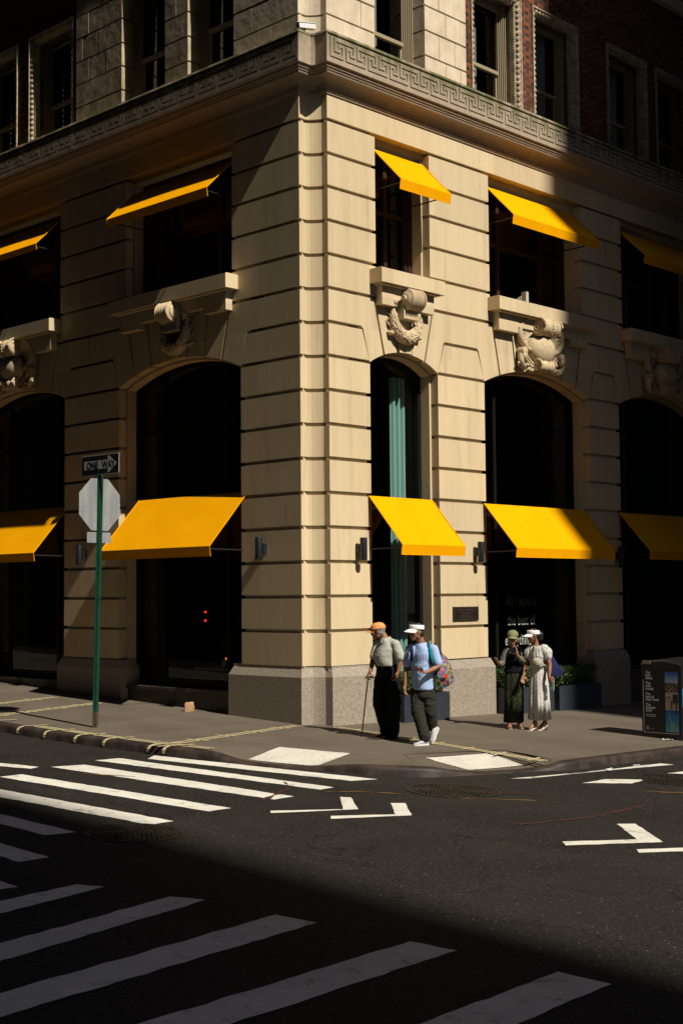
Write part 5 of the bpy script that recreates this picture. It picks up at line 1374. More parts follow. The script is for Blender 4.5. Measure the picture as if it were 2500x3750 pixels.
def skirt(name, m_, root, rings, folds, amp, n=96, ph=0, split=None):
    q = MB(); out = []
    for i, (c, wx, dp, a) in enumerate(rings):
        f, l = frame(a); k_ = i/(len(rings)-1)
        row = []
        for j in range(n):
            t = 2*PI*j/n; fo = 1+amp*k_*(math.sin(folds*t+ph+.8*math.sin(3*t))+.4*math.sin(folds*2.3*t+1+2*k_))
            row.append(V(c)+l*wx*math.cos(t)*fo+f*dp*math.sin(t)*fo)
        out.append(row)
    out.append([p+(V(rings[-1][0])-p)*.03+V((0, 0, .01)) for p in out[-1]])
    q.loft(out, cap=False); return q.build(name, m_, root, smooth=True)
def floral(name, base, dot, sc=55, lo=.22, hi=.28):
    m = cloth(name, base); t = m.node_tree; bb = t.nodes['Principled BSDF']; tc = t.nodes.new('ShaderNodeTexCoord')
    v = t.nodes.new('ShaderNodeTexVoronoi'); v.inputs['Scale'].default_value = sc; t.links.new(tc.outputs['Object'], v.inputs[0])
    r = t.nodes.new('ShaderNodeValToRGB'); r.color_ramp.elements[0].position = lo; r.color_ramp.elements[1].position = hi
    r.color_ramp.elements[0].color = (*dot, 1); r.color_ramp.elements[1].color = (*base, 1); t.links.new(v.outputs['Distance'], r.inputs[0]); t.links.new(r.outputs[0], bb.inputs['Base Color']); return m
OLV = floral('olive_leaf_print', (.010, .012, .007), (.10, .115, .05), 70, .28, .4)
skirt('skirt', OLV, w1, [((.015, 0, 1.0), .145, .115, 262), ((.015, 0, .85), .165, .13, 262), ((.01, 0, .5), .165, .14, 262), ((-.005, 0, .11), .172, .15, 262)], 5, .10, ph=1.2)
BOOT = cloth('dark_trouser_leg', (.008, .008, .012))
sd = MB(); so_ = MB()
def sandal(st_, so, heel, toe, w_=.042, up_h=.0, th=.03):
    heel, toe = V(heel), V(toe); d = (toe-heel); L = d.length; d.normalize(); sdv = V((d.y, -d.x, 0)).normalized(); u_ = V((0, 0, 1))
    rings = []
    for t, ww in ((-.02, .6), (.1, .85), (.35, .8), (.7, 1.05), (.92, .8), (1.02, .4)):
        c = heel+d*L*t+u_*(up_h*max(0, 1-t/.65)); rings.append([c+sdv*w_*ww*a+u_*b for a, b in ((-1, 0), (1, 0), (1, th), (-1, th))])
    so.loft(rings)
    for t, hh in ((.72, .045), (.52, .06), (.05, .085)):
        c = heel+d*L*t+u_*(up_h*max(0, 1-t/.65)+th-.005)
        arc_ = [c+sdv*w_*1.05*math.cos(a)+u_*hh*math.sin(a) for a in [PI*k/8 for k in range(9)]]
        st_.loft([[p-d*.012 for p in arc_], [p+d*.012 for p in arc_]], cap=False, closed=False)
def foot(mb, ank, heel, toe, s=1.0):
    ank, heel, toe = V(ank), V(heel), V(toe)
    mb.tube([ank+V((0, 0, .1)), ank], [.035, .034], 10); mb.ell(heel+V((0, 0, .035)), (.032, .032, .032), 10, 8)
    mb.tube([ank, heel.lerp(toe, .4)+V((0, 0, .045)), heel.lerp(toe, .72)+V((0, 0, .03)), heel.lerp(toe, .9)+V((0, 0, .02))], [.036, .036, .036, .022], 12)
    d = (toe-heel).normalized(); sv = V((d.y, -d.x, 0))
    for k in range(5): mb.ell(heel.lerp(toe, .93-.02*abs(k-1))+sv*(.028-.014*k)+V((0, 0, .016)), (.012, .011, .010), 8, 6)
q = MB(); foot(q, (-.075, -.02, .12), (-.072, -.0, .03), (-.085, -.22, .03)); foot(q, (.115, .06, .12), (.115, .08, .03), (.13, -.13, .03)); remesh(q, .006, 'foot', SKIN, w1, 1)
sandal(sd, so_, (-.072, .02, 0), (-.085, -.25, 0)); sandal(sd, so_, (.115, .09, 0), (.13, -.16, 0))
sd.build('sandal_strap', mat('cream_leather', (.60, .50, .36), .6), w1); so_.build('sandal_sole', mat('tan_sole', (.30, .20, .11), .7), w1)
h_ = MB(); h_.ell(P(-.03, 0, .02), (.088, .088, .105), 18, 12, Mx)
for sg in (-1, 1): h_.ell(P(-.03, sg*.070, -.06), (.045, .022, .07), 12, 8, Mx)
h_.build('hair', HAIRD, w1, smooth=True)
c_ = MB(); cap_dome(c_, P, 1, .115, .045); brim(c_, P, .080, .092, .050, .030, .095)
c_.build('baseball_cap', mat('olive_cotton', (.20, .21, .09), .9, bump=.3, bscale=30), w1, smooth=True, auto=50)
gl_ = MB()
for sg in (-1, 1): gl_.ell(P(.085, sg*.036, .006), (.012, .034, .024), 14, 10, Mx); gl_.tube([P(.08, sg*.066, .01), P(.0, sg*.082, .012)], .005, 6)
gl_.tube([P(.096, -.015, .012), P(.096, .015, .012)], .005, 6); gl_.build('sunglasses', LENS, w1, smooth=True)
q = MB(); 
for k in range(7): q.ell((-.06+.022*k, -.125, 1.29+.02*abs(k-3)**1.2*.4), (.009, .009, .009), 8, 6)
q.build('necklace', mat('gold_beads', (.5, .35, .12), .35, metal=.8), w1)

# --- woman in the white dress
w2 = person(19.50, 14.22, 'woman in a white speckled long dress and white visor holding a water bottle', 'pedestrians on the pavement')
b = MB(); P, Mx, hf, hl, hu = head(b, (-.085, -.01, 1.625), 195, .16, 1.02)
limb(b, [(-.06, .0, 1.56), (-.035, .01, 1.46)], [.048, .050])
torso(b, [((-.01, 0, .9), .14, .10, 225), ((-.01, 0, 1.1), .11, .09, 225), ((-.01, 0, 1.3), .15, .10, 225), ((-.015, 0, 1.43), .12, .075, 225), ((-.02, 0, 1.465), .07, .06, 225)])
LS, LE, LW = V((.120, -.10, 1.40)), V((.168, -.16, 1.13)), V((.145, -.24, .935))
RS, RE, RW = V((-.145, .08, 1.39)), V((-.205, .06, 1.14)), V((-.270, -.06, .945))
limb(b, [LS, LE, LE.lerp(LW, .4), LW], [.048, .037, .035, .023]); limb(b, [RS, RE, RE.lerp(RW, .4), RW], [.048, .037, .035, .023])
hand(b, LW, (.25, -.25, -.9), (.5, .6, 0), .95, side=1, s=1.0)
hand(b, RW, (-.25, -.25, -.9), (.2, -.6, .2), .55, side=-1, s=1.0)
for q in ([(-.05, .0, .9), (-.07, -.0, .50), (-.085, -.06, .14)], [(.06, .0, .9), (.08, .0, .50), (.10, .03, .14)]): limb(b, q, [.08, .052, .036])
foot(b, (-.085, -.06, .14), (-.065, -.05, .07), (-.215, -.13, .005)); foot(b, (.10, .03, .14), (.115, .03, .07), (-.03, -.04, .005))
remesh(b, .008, 'body', SKIN, w2, 1)
WD = floral('white_speckled_cotton', (.62, .60, .56), (.03, .03, .04), 62, .26, .34)
s_ = MB()
torso(s_, [((-.01, 0, 1.05), .125, .105, 225), ((-.01, 0, 1.15), .135, .115, 225), ((-.012, -.01, 1.28), .165, .130, 225), ((-.012, 0, 1.36), .165, .115, 225), ((-.012, 0, 1.425), .145, .095, 225), ((-.014, 0, 1.445), .12, .08, 225)])
limb(s_, [LS+V((-.03, .02, .0)), LS.lerp(LE, .22), LS.lerp(LE, .45)], [.078, .088, .070]); limb(s_, [RS+V((.03, -.02, .0)), RS.lerp(RE, .22), RS.lerp(RE, .45)], [.074, .082, .068])
remesh(s_, .009, 'dress_bodice', WD, w2, 2, .009, (22, 22, 5), 7)
skirt('dress_skirt', WD, w2, [((-.01, 0, 1.08), .118, .10, 225), ((-.005, 0, 1.0), .145, .12, 225), ((.0, 0, .8), .165, .145, 225), ((.0, 0, .5), .175, .155, 225), ((.0, 0, .185), .188, .165, 225)], 7, .11, ph=.3)
h_ = MB(); h_.ell(P(-.028, 0, .030), (.092, .086, .100), 18, 12, Mx); h_.ell(P(-.13, 0, -.005), (.055, .045, .065), 14, 10, Mx); h_.ell(P(-.13, .0, -.06), (.04, .035, .05), 12, 8, Mx)
for sg in (-1, 1): h_.ell(P(-.02, sg*.068, .0), (.040, .018, .05), 12, 8, Mx)
h_.build('hair', HAIRD, w2, smooth=True)
v_ = MB(); brim(v_, P, .105, .090, .055, .030, .085)
rings = [[P(-.012+.106*math.cos(t)*q, .092*math.sin(t)*q, z+.018*math.cos(t)) for t in [2*PI*k/32 for k in range(32)]] for q, z in ((1.0, .030), (1.02, .065), (.985, .095), (.95, .094))]
v_.loft(rings, cap=False); v_.build('visor', mat('white_visor', (.82, .80, .80), .7), w2, smooth=True)
ey = MB()
for sg in (-1, 1): ey.ell(P(.0765, sg*.030, .010), (.009, .013, .005), 10, 8, Mx); ey.ell(P(.083, sg*.032, .030), (.007, .020, .003), 10, 6, Mx)
ey.build('eyes', HAIRD, w2, smooth=True)
ea = MB(); ea.tube([P(.0, .085, -.03), P(.0, .088, -.075)], .006, 6); ea.build('earring', STEEL, w2)
CREAM = cloth('cream_quilted_fabric', (.42, .39, .31)); fp = MB(); 
fp.ell((-.035, -.165, 1.17), (.105, .045, .070), 16, 12, Matrix.Rotation(R(-38), 3, 'Y').inverted() if False else Matrix.Rotation(R(35), 3, 'Y'))
wb = empty('waist_bag', w2.location, SCR); tag(wb, 'cream quilted crossbody pouch on the chest of the woman in the white dress', 'bag')
remesh(fp, .008, 'pouch', CREAM, wb, 1, .006, (20, 20, 30), 2)
q = MB(); strap(q, [V((-.085, -.06, 1.45)), V((-.075, -.13, 1.38)), V((-.09, -.155, 1.27)), V((-.075, -.17, 1.2))], lambda p: (-.01, 0, p.z), .012, .005); strap(q, [V((.03, -.165, 1.12)), V((.10, -.13, 1.13)), V((.15, -.0, 1.2))], lambda p: (-.01, 0, p.z), .012, .005); q.build('strap', CREAM, wb)
tn = empty('shoulder_bag', w2.location, SCR); tag(tn, 'navy blue tote hanging behind the arm of the woman in the white dress', 'bag')
Z3 = lambda x, y, Y: V(((x-930)*.001029, Y, (1975-y)*.001029))
q = MB(); rings = [[Z3(1130, 745, -.05), Z3(1175, 750, -.05), Z3(1180, 755, .09), Z3(1135, 750, .09)], [Z3(1125, 860, -.09), Z3(1250, 880, -.09), Z3(1255, 880, .11), Z3(1130, 860, .11)], [Z3(1110, 980, -.10), Z3(1335, 985, -.10), Z3(1335, 985, .12), Z3(1115, 980, .12)], [Z3(1150, 1070, -.08), Z3(1285, 1078, -.08), Z3(1285, 1078, .10), Z3(1150, 1070, .10)]]
q.loft([sub(r) for r in rings]); q.build('bag_body', cloth('navy_bag_nylon', (.028, .030, .11)), tn, smooth=True, auto=40)
q = MB(); q.tube([Z3(1140, 750, -.03), Z3(1090, 620, -.06), Z3(1040, 545, -.07), Z3(1040, 540, .0), Z3(1100, 640, .06), Z3(1165, 750, .06)], .008, 6); q.build('strap', mat('brown_leather', (.10, .04, .02), .6), tn)
def clear_mat():
    m = mat('clear_plastic', (.8, .9, .9), .08); bb = m.node_tree.nodes['Principled BSDF']; bb.inputs['Transmission Weight'].default_value = .9; bb.inputs['IOR'].default_value = 1.2; return m
bo = empty('water_bottle', w2.location, SCR); tag(bo, 'clear plastic water bottle hanging from the hand of the woman in the white dress', 'bottle')
q = MB(); q.rev([(0, -.10), (.030, -.10), (.034, -.09), (.031, -.06), (.034, -.03), (.031, 0), (.034, .03), (.033, .06), (.014, .10), (.013, .115), (0, .115)], (.195, -.25, .80), (.02, 0, 1), 16); q.build('bottle_body', clear_mat(), bo, smooth=True)
q = MB(); q.rev([(.016, .112), (.016, .13), (0, .13)], (.195, -.25, .80), (.02, 0, 1), 12); q.build('cap', WHITEP, bo)
sd = MB(); so_ = MB()
sandal(sd, so_, (-.06, -.045, 0), (-.23, -.135, 0), .036, .06, .012); sandal(sd, so_, (.12, .035, 0), (-.045, -.045, 0), .036, .06, .012)
sd.build('sandal_strap', mat('white_leather', (.75, .70, .62), .5), w2); so_.build('sandal_sole', bpy.data.materials['white_leather'], w2)
q = MB()
for x, y in ((-.065, -.048), (.115, .032)): q.loft([[(x+a*.020, y+b_*.018, 0) for a, b_ in ((-1, -1), (1, -1), (1, 1), (-1, 1))], [(x+a*.026, y+b_*.024, .062) for a, b_ in ((-1, -1), (1, -1), (1, 1), (-1, 1))]])
q.build('block_heel', mat('brown_heel', (.16, .06, .03), .6), w2)

# ================================================================ street furniture
# sign pole
sp = empty('sign_pole', (13.11, 18.25, g(13.11, 18.25))); tag(sp, 'green perforated sign pole standing near the left kerb', 'sign pole')
GRN = mat('dark_green_paint', (.006, .055, .028), .4, spec=.5, col2=(.004, .035, .02), nscale=6)
RUST = mat('rusty_green_base', (.03, .035, .02), .7, col2=(.09, .045, .02), nscale=20)
lean = lambda z: V((.045*z/4*.7, -.045*z/4*.7, 0))*1.7
q = MB()
fx, fy = math.cos(R(4)), math.sin(R(4))
X_ = V((fx, fy, 0)); Y_ = V((-fy, fx, 0))
cs = [(-.05, 0), (-.03, 0), (-.018, .035), (.018, .035), (.03, 0), (.05, 0), (.05, -.006), (.026, -.006), (.014, .029), (-.014, .029), (-.026, -.006), (-.05, -.006)]
q.loft([[X_*a*1.15-Y_*b_+lean(z)+V((0, 0, z)) for a, b_ in cs] for z in (.25, 1.2, 2.2, 3.2, 4.15)])
q.build('post', GRN, sp)
q = MB(); q.loft([[X_*a*1.2-Y_*b_+lean(z)+V((0, 0, z)) for a, b_ in cs] for z in (0, .25)]); q.build('post_base', RUST, sp)
q = MB()
for k in range(75):
    z = .35+.05*k
    for sg in (-1, 1): c = X_*sg*.046+lean(z)+V((0, 0, z))-Y_*.001; q.rev([(.0075, 0), (.0075, .0012), (0, .0012)], c-Y_*.006, -Y_, 8)
q.build('punched_hole', BLACKPAINT, sp)
ALU = mat('weathered_aluminium', (.26, .265, .27), .5, metal=.2, col2=(.36, .365, .36), nscale=3, stretch=(3, 3, .5))
def sign_plate(name, poly, loc, xdir, m_, label, th=.006):
    root = empty(name, loc); tag(root, label, 'sign', 'signs on the green pole')
    xd = V(xdir).normalized(); nd = V((xd.y, -xd.x, 0))
    q = MB(); q.prism(poly, lambda a, b_, d: tuple(xd*a+V((0, 0, b_))+nd*d), -th/2, th/2); q.build('plate', m_, root)
    return root, xd, nd
oc = [(.42*math.cos(PI/8+PI/4*k)/math.cos(PI/8), .42*math.sin(PI/8+PI/4*k)/math.cos(PI/8)) for k in range(8)]
zb = g(13.11, 18.25)
c3 = V((13.11, 18.25, 3.69))+lean(3.6)+Y_*.012
ro, xd, nd = sign_plate('stop_sign', oc, c3, X_, ALU, 'bare aluminium back of an octagonal stop sign below the one way sign')
q = MB(); q.prism([(a*.96, b_*.96) for a, b_ in oc], lambda a, b_, d: tuple(xd*a+V((0, 0, b_))-nd*(.004+d)), 0, .001); q.build('red_face', mat('stop_red', (.5, .02, .02), .5), ro)
q = MB()
for a, b_ in ((.0, .33), (-.0, -.33), (.31, .05), (-.31, -.05)): q.rev([(.009, 0), (.007, .004), (0, .005)], xd*(a+.05)+V((0, 0, b_))+nd*.003, nd, 8)
q.build('rivet', STEEL, ro)
c4 = V((13.11, 18.25, 3.157))+lean(3.1)+Y_*.012
r4, _, _ = sign_plate('small_sign_plate', [(-.245, -.075), (-.235, -.085), (.235, -.085), (.245, -.075), (.245, .075), (.235, .085), (-.235, .085), (-.245, .075)], c4, X_, ALU, 'small bare aluminium plate under the octagonal sign')
# one way sign: faces the left street side (-x)
xd1 = V((.04, -1, 0)).normalized(); WDT = .48
WH = mat('reflective_white', (.50, .50, .48), .5); BKS = mat('sign_black', (.012, .012, .014), .5)
c5 = V((13.11, 18.25, 4.33))+lean(4.2)+V((-.05, -.05, 0))
def rr_rect(w_, h_, r_=.02): 
    out = []
    for cx_, cy_, a0 in ((w_-r_, h_-r_, 0), (-w_+r_, h_-r_, PI/2), (-w_+r_, -h_+r_, PI), (w_-r_, -h_+r_, 1.5*PI)):
        out += [(cx_+r_*math.cos(a0+k*PI/8), cy_+r_*math.sin(a0+k*PI/8)) for k in range(5)]
    return out
r5, xd, nd = sign_plate('one_way_sign', rr_rect(WDT, .165), c5, xd1, WH, 'black and white ONE WAY arrow sign pointing right at the pole top')
fn = lambda a, b_, d: tuple(xd*a+V((0, 0, b_))+nd*(.003+d))
q = MB(); q.prism(rr_rect(WDT-.014, .151), fn, 0, .001); q.build('black_field', BKS, r5)
q = MB(); q.prism([(-.41, -.07), (.20, -.07), (.195, -.125), (.215, -.135), (.235, -.13), (.425, 0), (.235, .13), (.215, .135), (.195, .125), (.20, .07), (-.41, .07)], fn, .001, .002); q.build('arrow', WH, r5)
Mt = Matrix(((xd.x, 0, nd.x, 0), (xd.y, 0, nd.y, 0), (0, 1, 0, 0), (0, 0, 0, 1)))
for wd_, x_ in (('ONE', -.34), ('WAY', .055)):
    text(wd_, .165, 'lettering', BKS, Matrix.Translation(nd*.0055) @ Mt @ Matrix.Translation((x_, -.058, 0)), r5, .001, .86, .003)

# planters with boxwood
SLATE = mat('slate_blue_planter', (.026, .031, .043), .5, col2=(.033, .038, .05), nscale=5)
SOIL = mat('potting_soil', (.02, .014, .01), .95)
LEAF = mat('boxwood_leaf', (.035, .075, .015), .5, col2=(.075, .13, .03), nscale=25, spec=.4)
def planter(x0, y0, x1, y1, h, label, slabel):
    zb_ = min(g(x0, y0), g(x1, y0), g(x0, y1))-.01; root = empty('planter', ((x0+x1)/2, (y0+y1)/2, zb_)); tag(root, label, 'planter', 'slate planters in front of the windows')
    hx, hy = (x1-x0)/2, (y1-y0)/2; q = MB(); t = .03
    out = [(-hx, -hy), (hx, -hy), (hx, hy), (-hx, hy)]; inn = [(-hx+t, -hy+t), (hx-t, -hy+t), (hx-t, hy-t), (-hx+t, hy-t)]
    q.loft([[(a, b_, 0) for a, b_ in out], [(a, b_, h) for a, b_ in out], [(a, b_, h) for a, b_ in inn], [(a, b_, h-.1) for a, b_ in inn]]); q.build('box', SLATE, root)
    q = MB(); q.box((-hx+t, -hy+t, h-.12), (hx-t, hy-t, h-.05)); q.build('soil', SOIL, root)
    sroot = empty('boxwood_shrub', ((x0+x1)/2, (y0+y1)/2, zb_+h-.06)); tag(sroot, slabel, 'shrub', 'boxwood shrubs in the planters')
    q = MB(); rnd = random.Random(int(x0*100))
    nl = int(5200*(hx*2)/1.3)
    for i in range(nl):
        u = rnd.uniform(-1, 1); v = rnd.uniform(-1, 1); w_ = rnd.random()
        x = u*(hx-.05); y = v*(hy-.03)
        top_h = .42+.09*noise.noise(V((x*5, y*5, x0)))+.03*rnd.random()
        z = top_h*w_**.5
        if abs(u) < .8 and abs(v) < .6 and w_ < .5: continue
        a, b_ = rnd.uniform(0, 2*PI), rnd.uniform(-1, 1); s = rnd.uniform(.016, .028)
        d = V((math.cos(a)*math.cos(b_), math.sin(a)*math.cos(b_), math.sin(b_))); e2 = d.orthogonal().normalized()
        e2 = Matrix.Rotation(rnd.uniform(0, 6), 3, d) @ e2; c = V((x+rnd.uniform(-.03, .03), y+rnd.uniform(-.03, .03), z))
        q.add([c-d*s, c+e2*s*.5, c+d*s, c-e2*s*.5], [(0, 1, 2, 3)])
    q.build('foliage', LEAF, sroot)
    q = MB()
    for i in range(int(hx*14)):
        x = -hx+.1+(2*hx-.2)*(i+.5)/int(hx*14); y = rnd.uniform(-hy+.1, hy-.1)
        q.tube([(x, y, 0), (x+rnd.uniform(-.04, .04), y, .18), (x+rnd.uniform(-.07, .07), y+rnd.uniform(-.05, .05), .36)], [.008, .006, .003], 5)
    q.build('stem', mat('twig', (.05, .035, .02), .9), sroot)
planter(18.25, 16.22, 19.50, 16.62, .52, 'slate planter between the piers behind the two walking men', 'green boxwood in the planter behind the two walking men')
planter(21.27, 16.22, 22.75, 16.62, .53, 'slate planter behind the two standing women', 'green boxwood behind the two standing women')
planter(22.93, 16.22, 24.42, 16.62, .53, 'slate planter in shade just right of the standing women', 'dark boxwood in the shaded planter right of the women')

# compactor litter bin
bx0, by1 = 20.36, 12.72; by0 = by1-.76
lb = empty('litter_bin', (bx0, by0, g(bx0, by0)-.01)); tag(lb, 'black compactor litter bin covered in posters at the right edge', 'litter bin')
BK = mat('black_bin_plastic', (.012, .012, .014), .35, spec=.5)
W_, Dp, H_ = .76, .74, 1.24
q = MB()
def tprof(y): return H_+.12*math.sin(PI*min(1, max(0, y/W_))**.9)*.9
rings = []
for i in range(13):
    y = W_*i/12; z = H_+.10*math.sin(PI*(.12+.76*i/12))
    rings.append([(0, y, 0), (0, y, z-.03), (.03, y, z), (Dp-.03, y, z+.02), (Dp, y, z-.02), (Dp, y, 0)])
q.loft(rings); q.build('cabinet', BK, lb)
q = MB(); q.box((-.006, .035, .12), (.0, W_-.045, H_-.03)); q.build('poster_panel', mat('poster_black', (.010, .010, .011), .3), lb)
q = MB(); q.tube([(-.008, W_-.04, H_-.25), (-.008, W_-.04, .13), (-.008, W_-.05, .115), (-.008, .06, .115), (-.008, .04, .125)], .005, 6); q.build('steel_trim', STEEL, lb)
q = MB(); q.box((-.012, W_-.19, H_+.02), (-.001, W_-.03, H_+.085)); q.build('lock_plate', mat('worn_metal', (.25, .22, .17), .5, metal=.6), lb)
Mb = lambda y, z: Matrix(((0, 0, -1, -.0065), (-1, 0, 0, y), (0, 1, 0, z), (0, 0, 0, 1)))
TXW = mat('poster_white', (.45, .45, .45), .5)
zz = H_-.14
for blk in (('The', 'best', 'views.'), ('The', 'best', 'transit.'), ('The', 'best of', 'New York.'), ('The', 'Bottom', 'Line?')):
    for ln in blk:
        text(ln, .062, 'lettering', TXW, Mb(W_-.085, zz), lb, .0008, .92, .0016); zz -= .047
    zz -= .040
text('Lower Manhattan is', .026, 'small_lettering', TXW, Mb(W_-.085, zz+.028), lb, .0006, .9)
text('the best place to be.', .026, 'small_lettering', TXW, Mb(W_-.085, zz+.002), lb, .0006, .9)
def pic(name, y0, y1, z0, z1, c, m2_=None, d=.0075):
    q = MB(); q.box((-d-.001, y0, z0), (-d+.0012, y1, z1)); return q.build(name, c, lb)
def grad(name, z0, z1, a, b_):
    m = mat(name, a, .5); t = m.node_tree; tc = t.nodes.new('ShaderNodeTexCoord'); sx = t.nodes.new('ShaderNodeSeparateXYZ'); t.links.new(tc.outputs['Object'], sx.inputs[0])
    mr = t.nodes.new('ShaderNodeMapRange'); mr.inputs[1].default_value = z0; mr.inputs[2].default_value = z1; t.links.new(sx.outputs[2], mr.inputs[0])
    o = mixnode(t, mr.outputs[0], a, b_); t.links.new(o, t.nodes['Principled BSDF'].inputs['Base Color']); return m
ya, yb = .06, .30
pic('poster_picture', ya, yb, .96, 1.14, grad('print_sky', .98, 1.12, (.25, .33, .42), (.01, .08, .30)))
pic('poster_picture', ya, yb, .80, .96, mat('print_city', (.02, .025, .02), .5, col2=(.30, .20, .12), nscale=45, nlo=.5, nhi=.62))
pic('poster_picture', ya, yb, .77, .80, mat('print_grey', (.25, .25, .25), .5))
pic('poster_picture', ya, yb, .50, .77, mat('print_tan', (.32, .26, .18), .5))
pic('poster_picture', ya+.0, ya+.10, .62, .77, mat('print_dark', (.02, .015, .012), .5), d=.0085)
pic('poster_picture', yb-.13, yb-.005, .66, .765, mat('print_white', (.40, .38, .36), .5), d=.0085)
q = MB()
for k, (yy, z_) in enumerate([(yb-.025-.027*i, .725) for i in range(4)]+[(yb-.025-.027*i, .695) for i in range(2)]): q.rev([(.011, 0), (0, .0005)], (-.0105, yy, z_), (-1, 0, 0), 12)
q.build('subway_bullet', mat('bullet_dark', (.02, .02, .05), .5), lb)
q = MB()
for yy, z_ in ((yb-.079, .695), (yb-.106, .695), (yb-.106, .67)): q.rev([(.011, 0), (0, .0005)], (-.0105, yy, z_), (-1, 0, 0), 12)
q.build('subway_bullet', mat('bullet_red', (.45, .01, .02), .5), lb)
q = MB()
for yy, z_, s in ((ya+.12, .57, 1), (ya+.03, .53, 1.2)):
    q.box((-.0095, yy-.010*s, z_), (-.009, yy+.010*s, z_+.07*s)); q.box((-.0095, yy-.012*s, z_-.05*s), (-.009, yy-.003*s, z_)); q.box((-.0095, yy+.003*s, z_-.05*s), (-.009, yy+.012*s, z_)); q.rev([(.010*s, 0), (0, .0005)], (-.0095, yy, z_+.08*s), (-1, 0, 0), 10)
q.build('printed_figure', mat('print_black', (.008, .008, .008), .5), lb)
pic('poster_picture', ya, yb, .14, .50, grad('print_blue', .14, .50, (.03, .30, .42), (.004, .05, .26)))
q = MB()
q.prism([(ya+.03, .14), (ya+.16, .14), (ya+.17, .22), (ya+.155, .27), (ya+.175, .36), (ya+.19, .44), (ya+.175, .445), (ya+.155, .36), (ya+.13, .28), (ya+.07, .25), (ya+.035, .20)], lambda a, b_, d: (-.0088-d, a, b_), 0, .0006)
q.rev([(.024, 0), (0, .0005)], (-.0092, ya+.095, .275), (-1, 0, 0), 12)
q.build('printed_statue', mat('print_green', (.16, .26, .19), .5), lb)
q = MB(); q.box((-.0085, W_-.13, .16), (-.006, W_-.085, .22)); q.box((-.0085, W_-.26, .175), (-.006, W_-.15, .179)); q.build('poster_logo', mat('print_pale', (.22, .22, .22), .5), lb)
q = MB(); q.box((.03, -.008, .55), (.6, -.001, .86)); q.build('side_poster', mat('side_poster_blue', (.03, .30, .62), .4), lb)

# window lettering on the glass of the wide right window
WL = mat('window_vinyl', (.42, .46, .40), .6)
ty = Y0-D3-.02-.012
def wtext(s, x, z, size, cx, m_=WL):
    o = text(s, size, 'window_lettering', m_, Matrix.Translation((x, ty, z)) @ Matrix.Rotation(PI/2, 4, 'X'), BLD, .001, cx, -.0025 if size < .3 else 0, sp=1.12)
wtext('All I want is', 22.26, 1.95, .30, .62, mat('awning_shade_vinyl', (.10, .11, .095), .6)); wtext('the best of', 22.31, 1.56, .30, .62); wtext('everything', 22.22, 1.16, .30, .62)  # top line's darker colour stands in for the awning's shade
# number sticker on the plinth, paper bag, litter
SIX = mat('sticker_print', (.10, .10, .09), .6)
nb = text('66', .12, 'number_sticker', SIX, Matrix(((0, 0, -1, X0+.12-.004), (-1, 0, 0, 20.10), (0, 1, 0, .27), (0, 0, 0, 1))), BLD, .001, .8)
pb = MB()
rnd = random.Random(4); rings = []
for z, s in ((0, 1), (.07, 1.05), (.14, .98), (.17, .9)): rings.append([(a*.075*s+rnd.uniform(-.008, .008), b_*.05*s+rnd.uniform(-.006, .006), z+rnd.uniform(-.008, .008)) for a, b_ in ((-1, -1), (0, -1.1), (1, -1), (1.05, 0), (1, 1), (0, 1.1), (-1, 1), (-1.05, 0))])
pb.loft(rings); o = pb.build('paper_bag', mat('kraft_paper', (.48, .28, .15), .85, bump=.5, bscale=20)); o.location = (16.12, 19.55, g(16.12, 19.55)); o.rotation_euler = (0, 0, SCR)
tag(o, 'small crumpled brown paper bag standing against the foot of the left wall', 'paper bag')
def litter(x, y, z, s, m_, name, label, cat):
    q = MB(); rnd = random.Random(int(x*100)); vs = []; nn_ = 5
    for a in range(nn_+1):
        for b_ in range(nn_+1): vs.append(((a/nn_-.5)*s*2, (b_/nn_-.5)*s, abs(rnd.gauss(0, s*.12))+.004))
    q.add(vs, [(a*(nn_+1)+b_, (a+1)*(nn_+1)+b_, (a+1)*(nn_+1)+b_+1, a*(nn_+1)+b_+1) for a in range(nn_) for b_ in range(nn_)])
    o = q.build(name, m_); o.location = (x, y, z); o.rotation_euler = (0, 0, rnd.uniform(0, 3)); tag(o, label, cat)
PAPER = mat('white_paper', (.7, .7, .68), .8)
litter(16.95, 11.15, g(16.95, 11.15)-.125, .09, PAPER, 'paper_scrap', 'crumpled white paper in the gutter right of the ramp', 'litter')
litter(17.75, 11.2, g(17.75, 11.2)-.125, .05, PAPER, 'paper_scrap', 'smaller white scrap in the gutter farther right', 'litter')
FOIL = mat('clear_wrapper', (.5, .5, .5), .2, spec=.8)
litter(20.22, 12.15, g(20.2, 12.1)+.005, .08, FOIL, 'plastic_wrapper', 'shiny clear wrapper at the foot of the litter bin', 'litter')
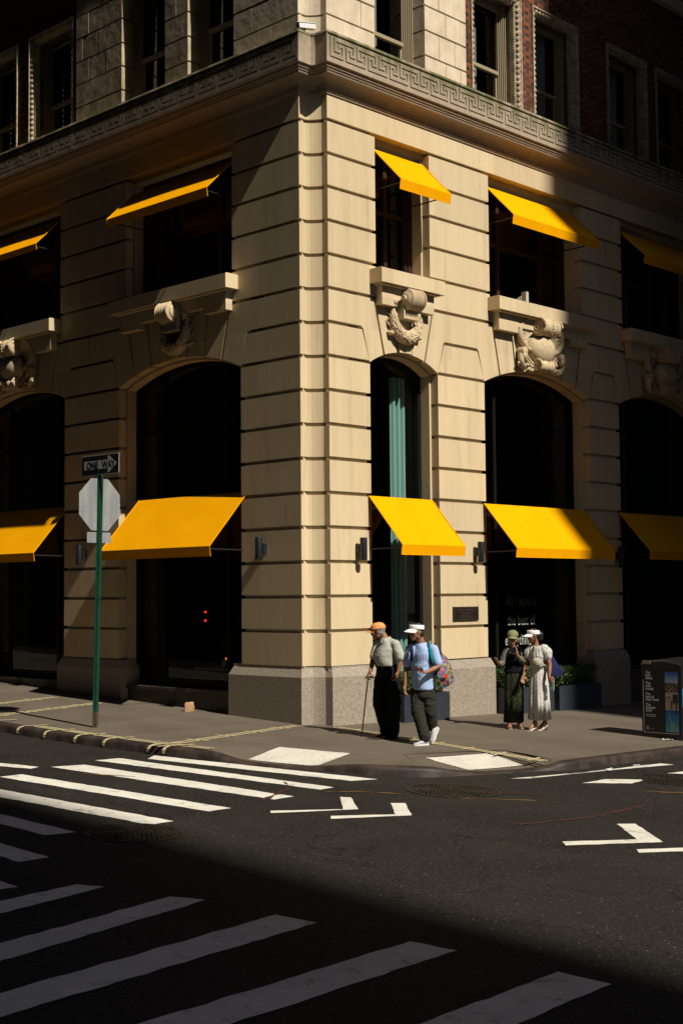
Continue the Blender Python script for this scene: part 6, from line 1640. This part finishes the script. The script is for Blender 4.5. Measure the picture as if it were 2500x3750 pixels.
# green cup on the window table, dim warm lamps and added red dots standing in for a reflection
tt = empty('cafe_table', (17.35, 19.85, .30)); tag(tt, 'narrow pale table edge behind the left window next to the corner', 'table')
q = MB(); q.box((-.28, -.7, .50), (.28, .7, .53)); q.build('table_top', mat('table_laminate', (.35, .38, .38), .4), tt)
q = MB(); q.box((-.03, -.03, 0), (.03, .03, .5)); q.build('leg', METALDK, tt)
cu = empty('paper_cup', (17.22, 19.83, .832)); tag(cu, 'small pale green tub behind the left window', 'cup')
q = MB(); q.rev([(0, 0), (.045, 0), (.056, .12), (.060, .125), (.058, .15), (0, .15)], (0, 0, 0), (0, 0, 1), 20); q.build('tub', mat('pale_green_tub', (.35, .55, .22), .5), cu, smooth=True, auto=30)

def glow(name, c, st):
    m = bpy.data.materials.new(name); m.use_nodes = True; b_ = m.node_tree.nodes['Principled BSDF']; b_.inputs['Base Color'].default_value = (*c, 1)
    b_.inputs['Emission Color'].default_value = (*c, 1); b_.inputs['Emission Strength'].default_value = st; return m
ls = empty('reflection_stand', (17.61, 20.84, .35)); tag(ls, 'added thin stand with two glowing red dots imitating a reflection in the left window', 'reflection prop')
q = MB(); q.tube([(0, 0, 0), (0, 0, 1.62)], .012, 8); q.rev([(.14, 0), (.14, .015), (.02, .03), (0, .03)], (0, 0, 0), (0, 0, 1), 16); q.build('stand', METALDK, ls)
for z in (1.54, 1.37): q = MB(); q.ell((-.02, 0, z), (.02, .03, .02), 12, 8); q.build('red_reflection', glow('red_glow', (1, .03, .01), 2.2), ls, smooth=True)  # glowing dots added to imitate red lights reflected in the glass
cd_ = empty('candle', (17.58, 20.22, .832)); tag(cd_, 'tiny orange candle flame on the table behind the left window', 'candle')
q = MB(); q.rev([(.03, 0), (.03, .05), (.012, .05), (0, .05)], (0, 0, 0), (0, 0, 1), 12); q.build('holder', METALDK, cd_)
q = MB(); q.ell((0, 0, .16), (.008, .010, .02), 8, 6); q.tube([(0, 0, .05), (0, 0, .14)], .003, 6); q.build('flame', glow('flame_glow', (1, .25, .03), 2.5), cd_)
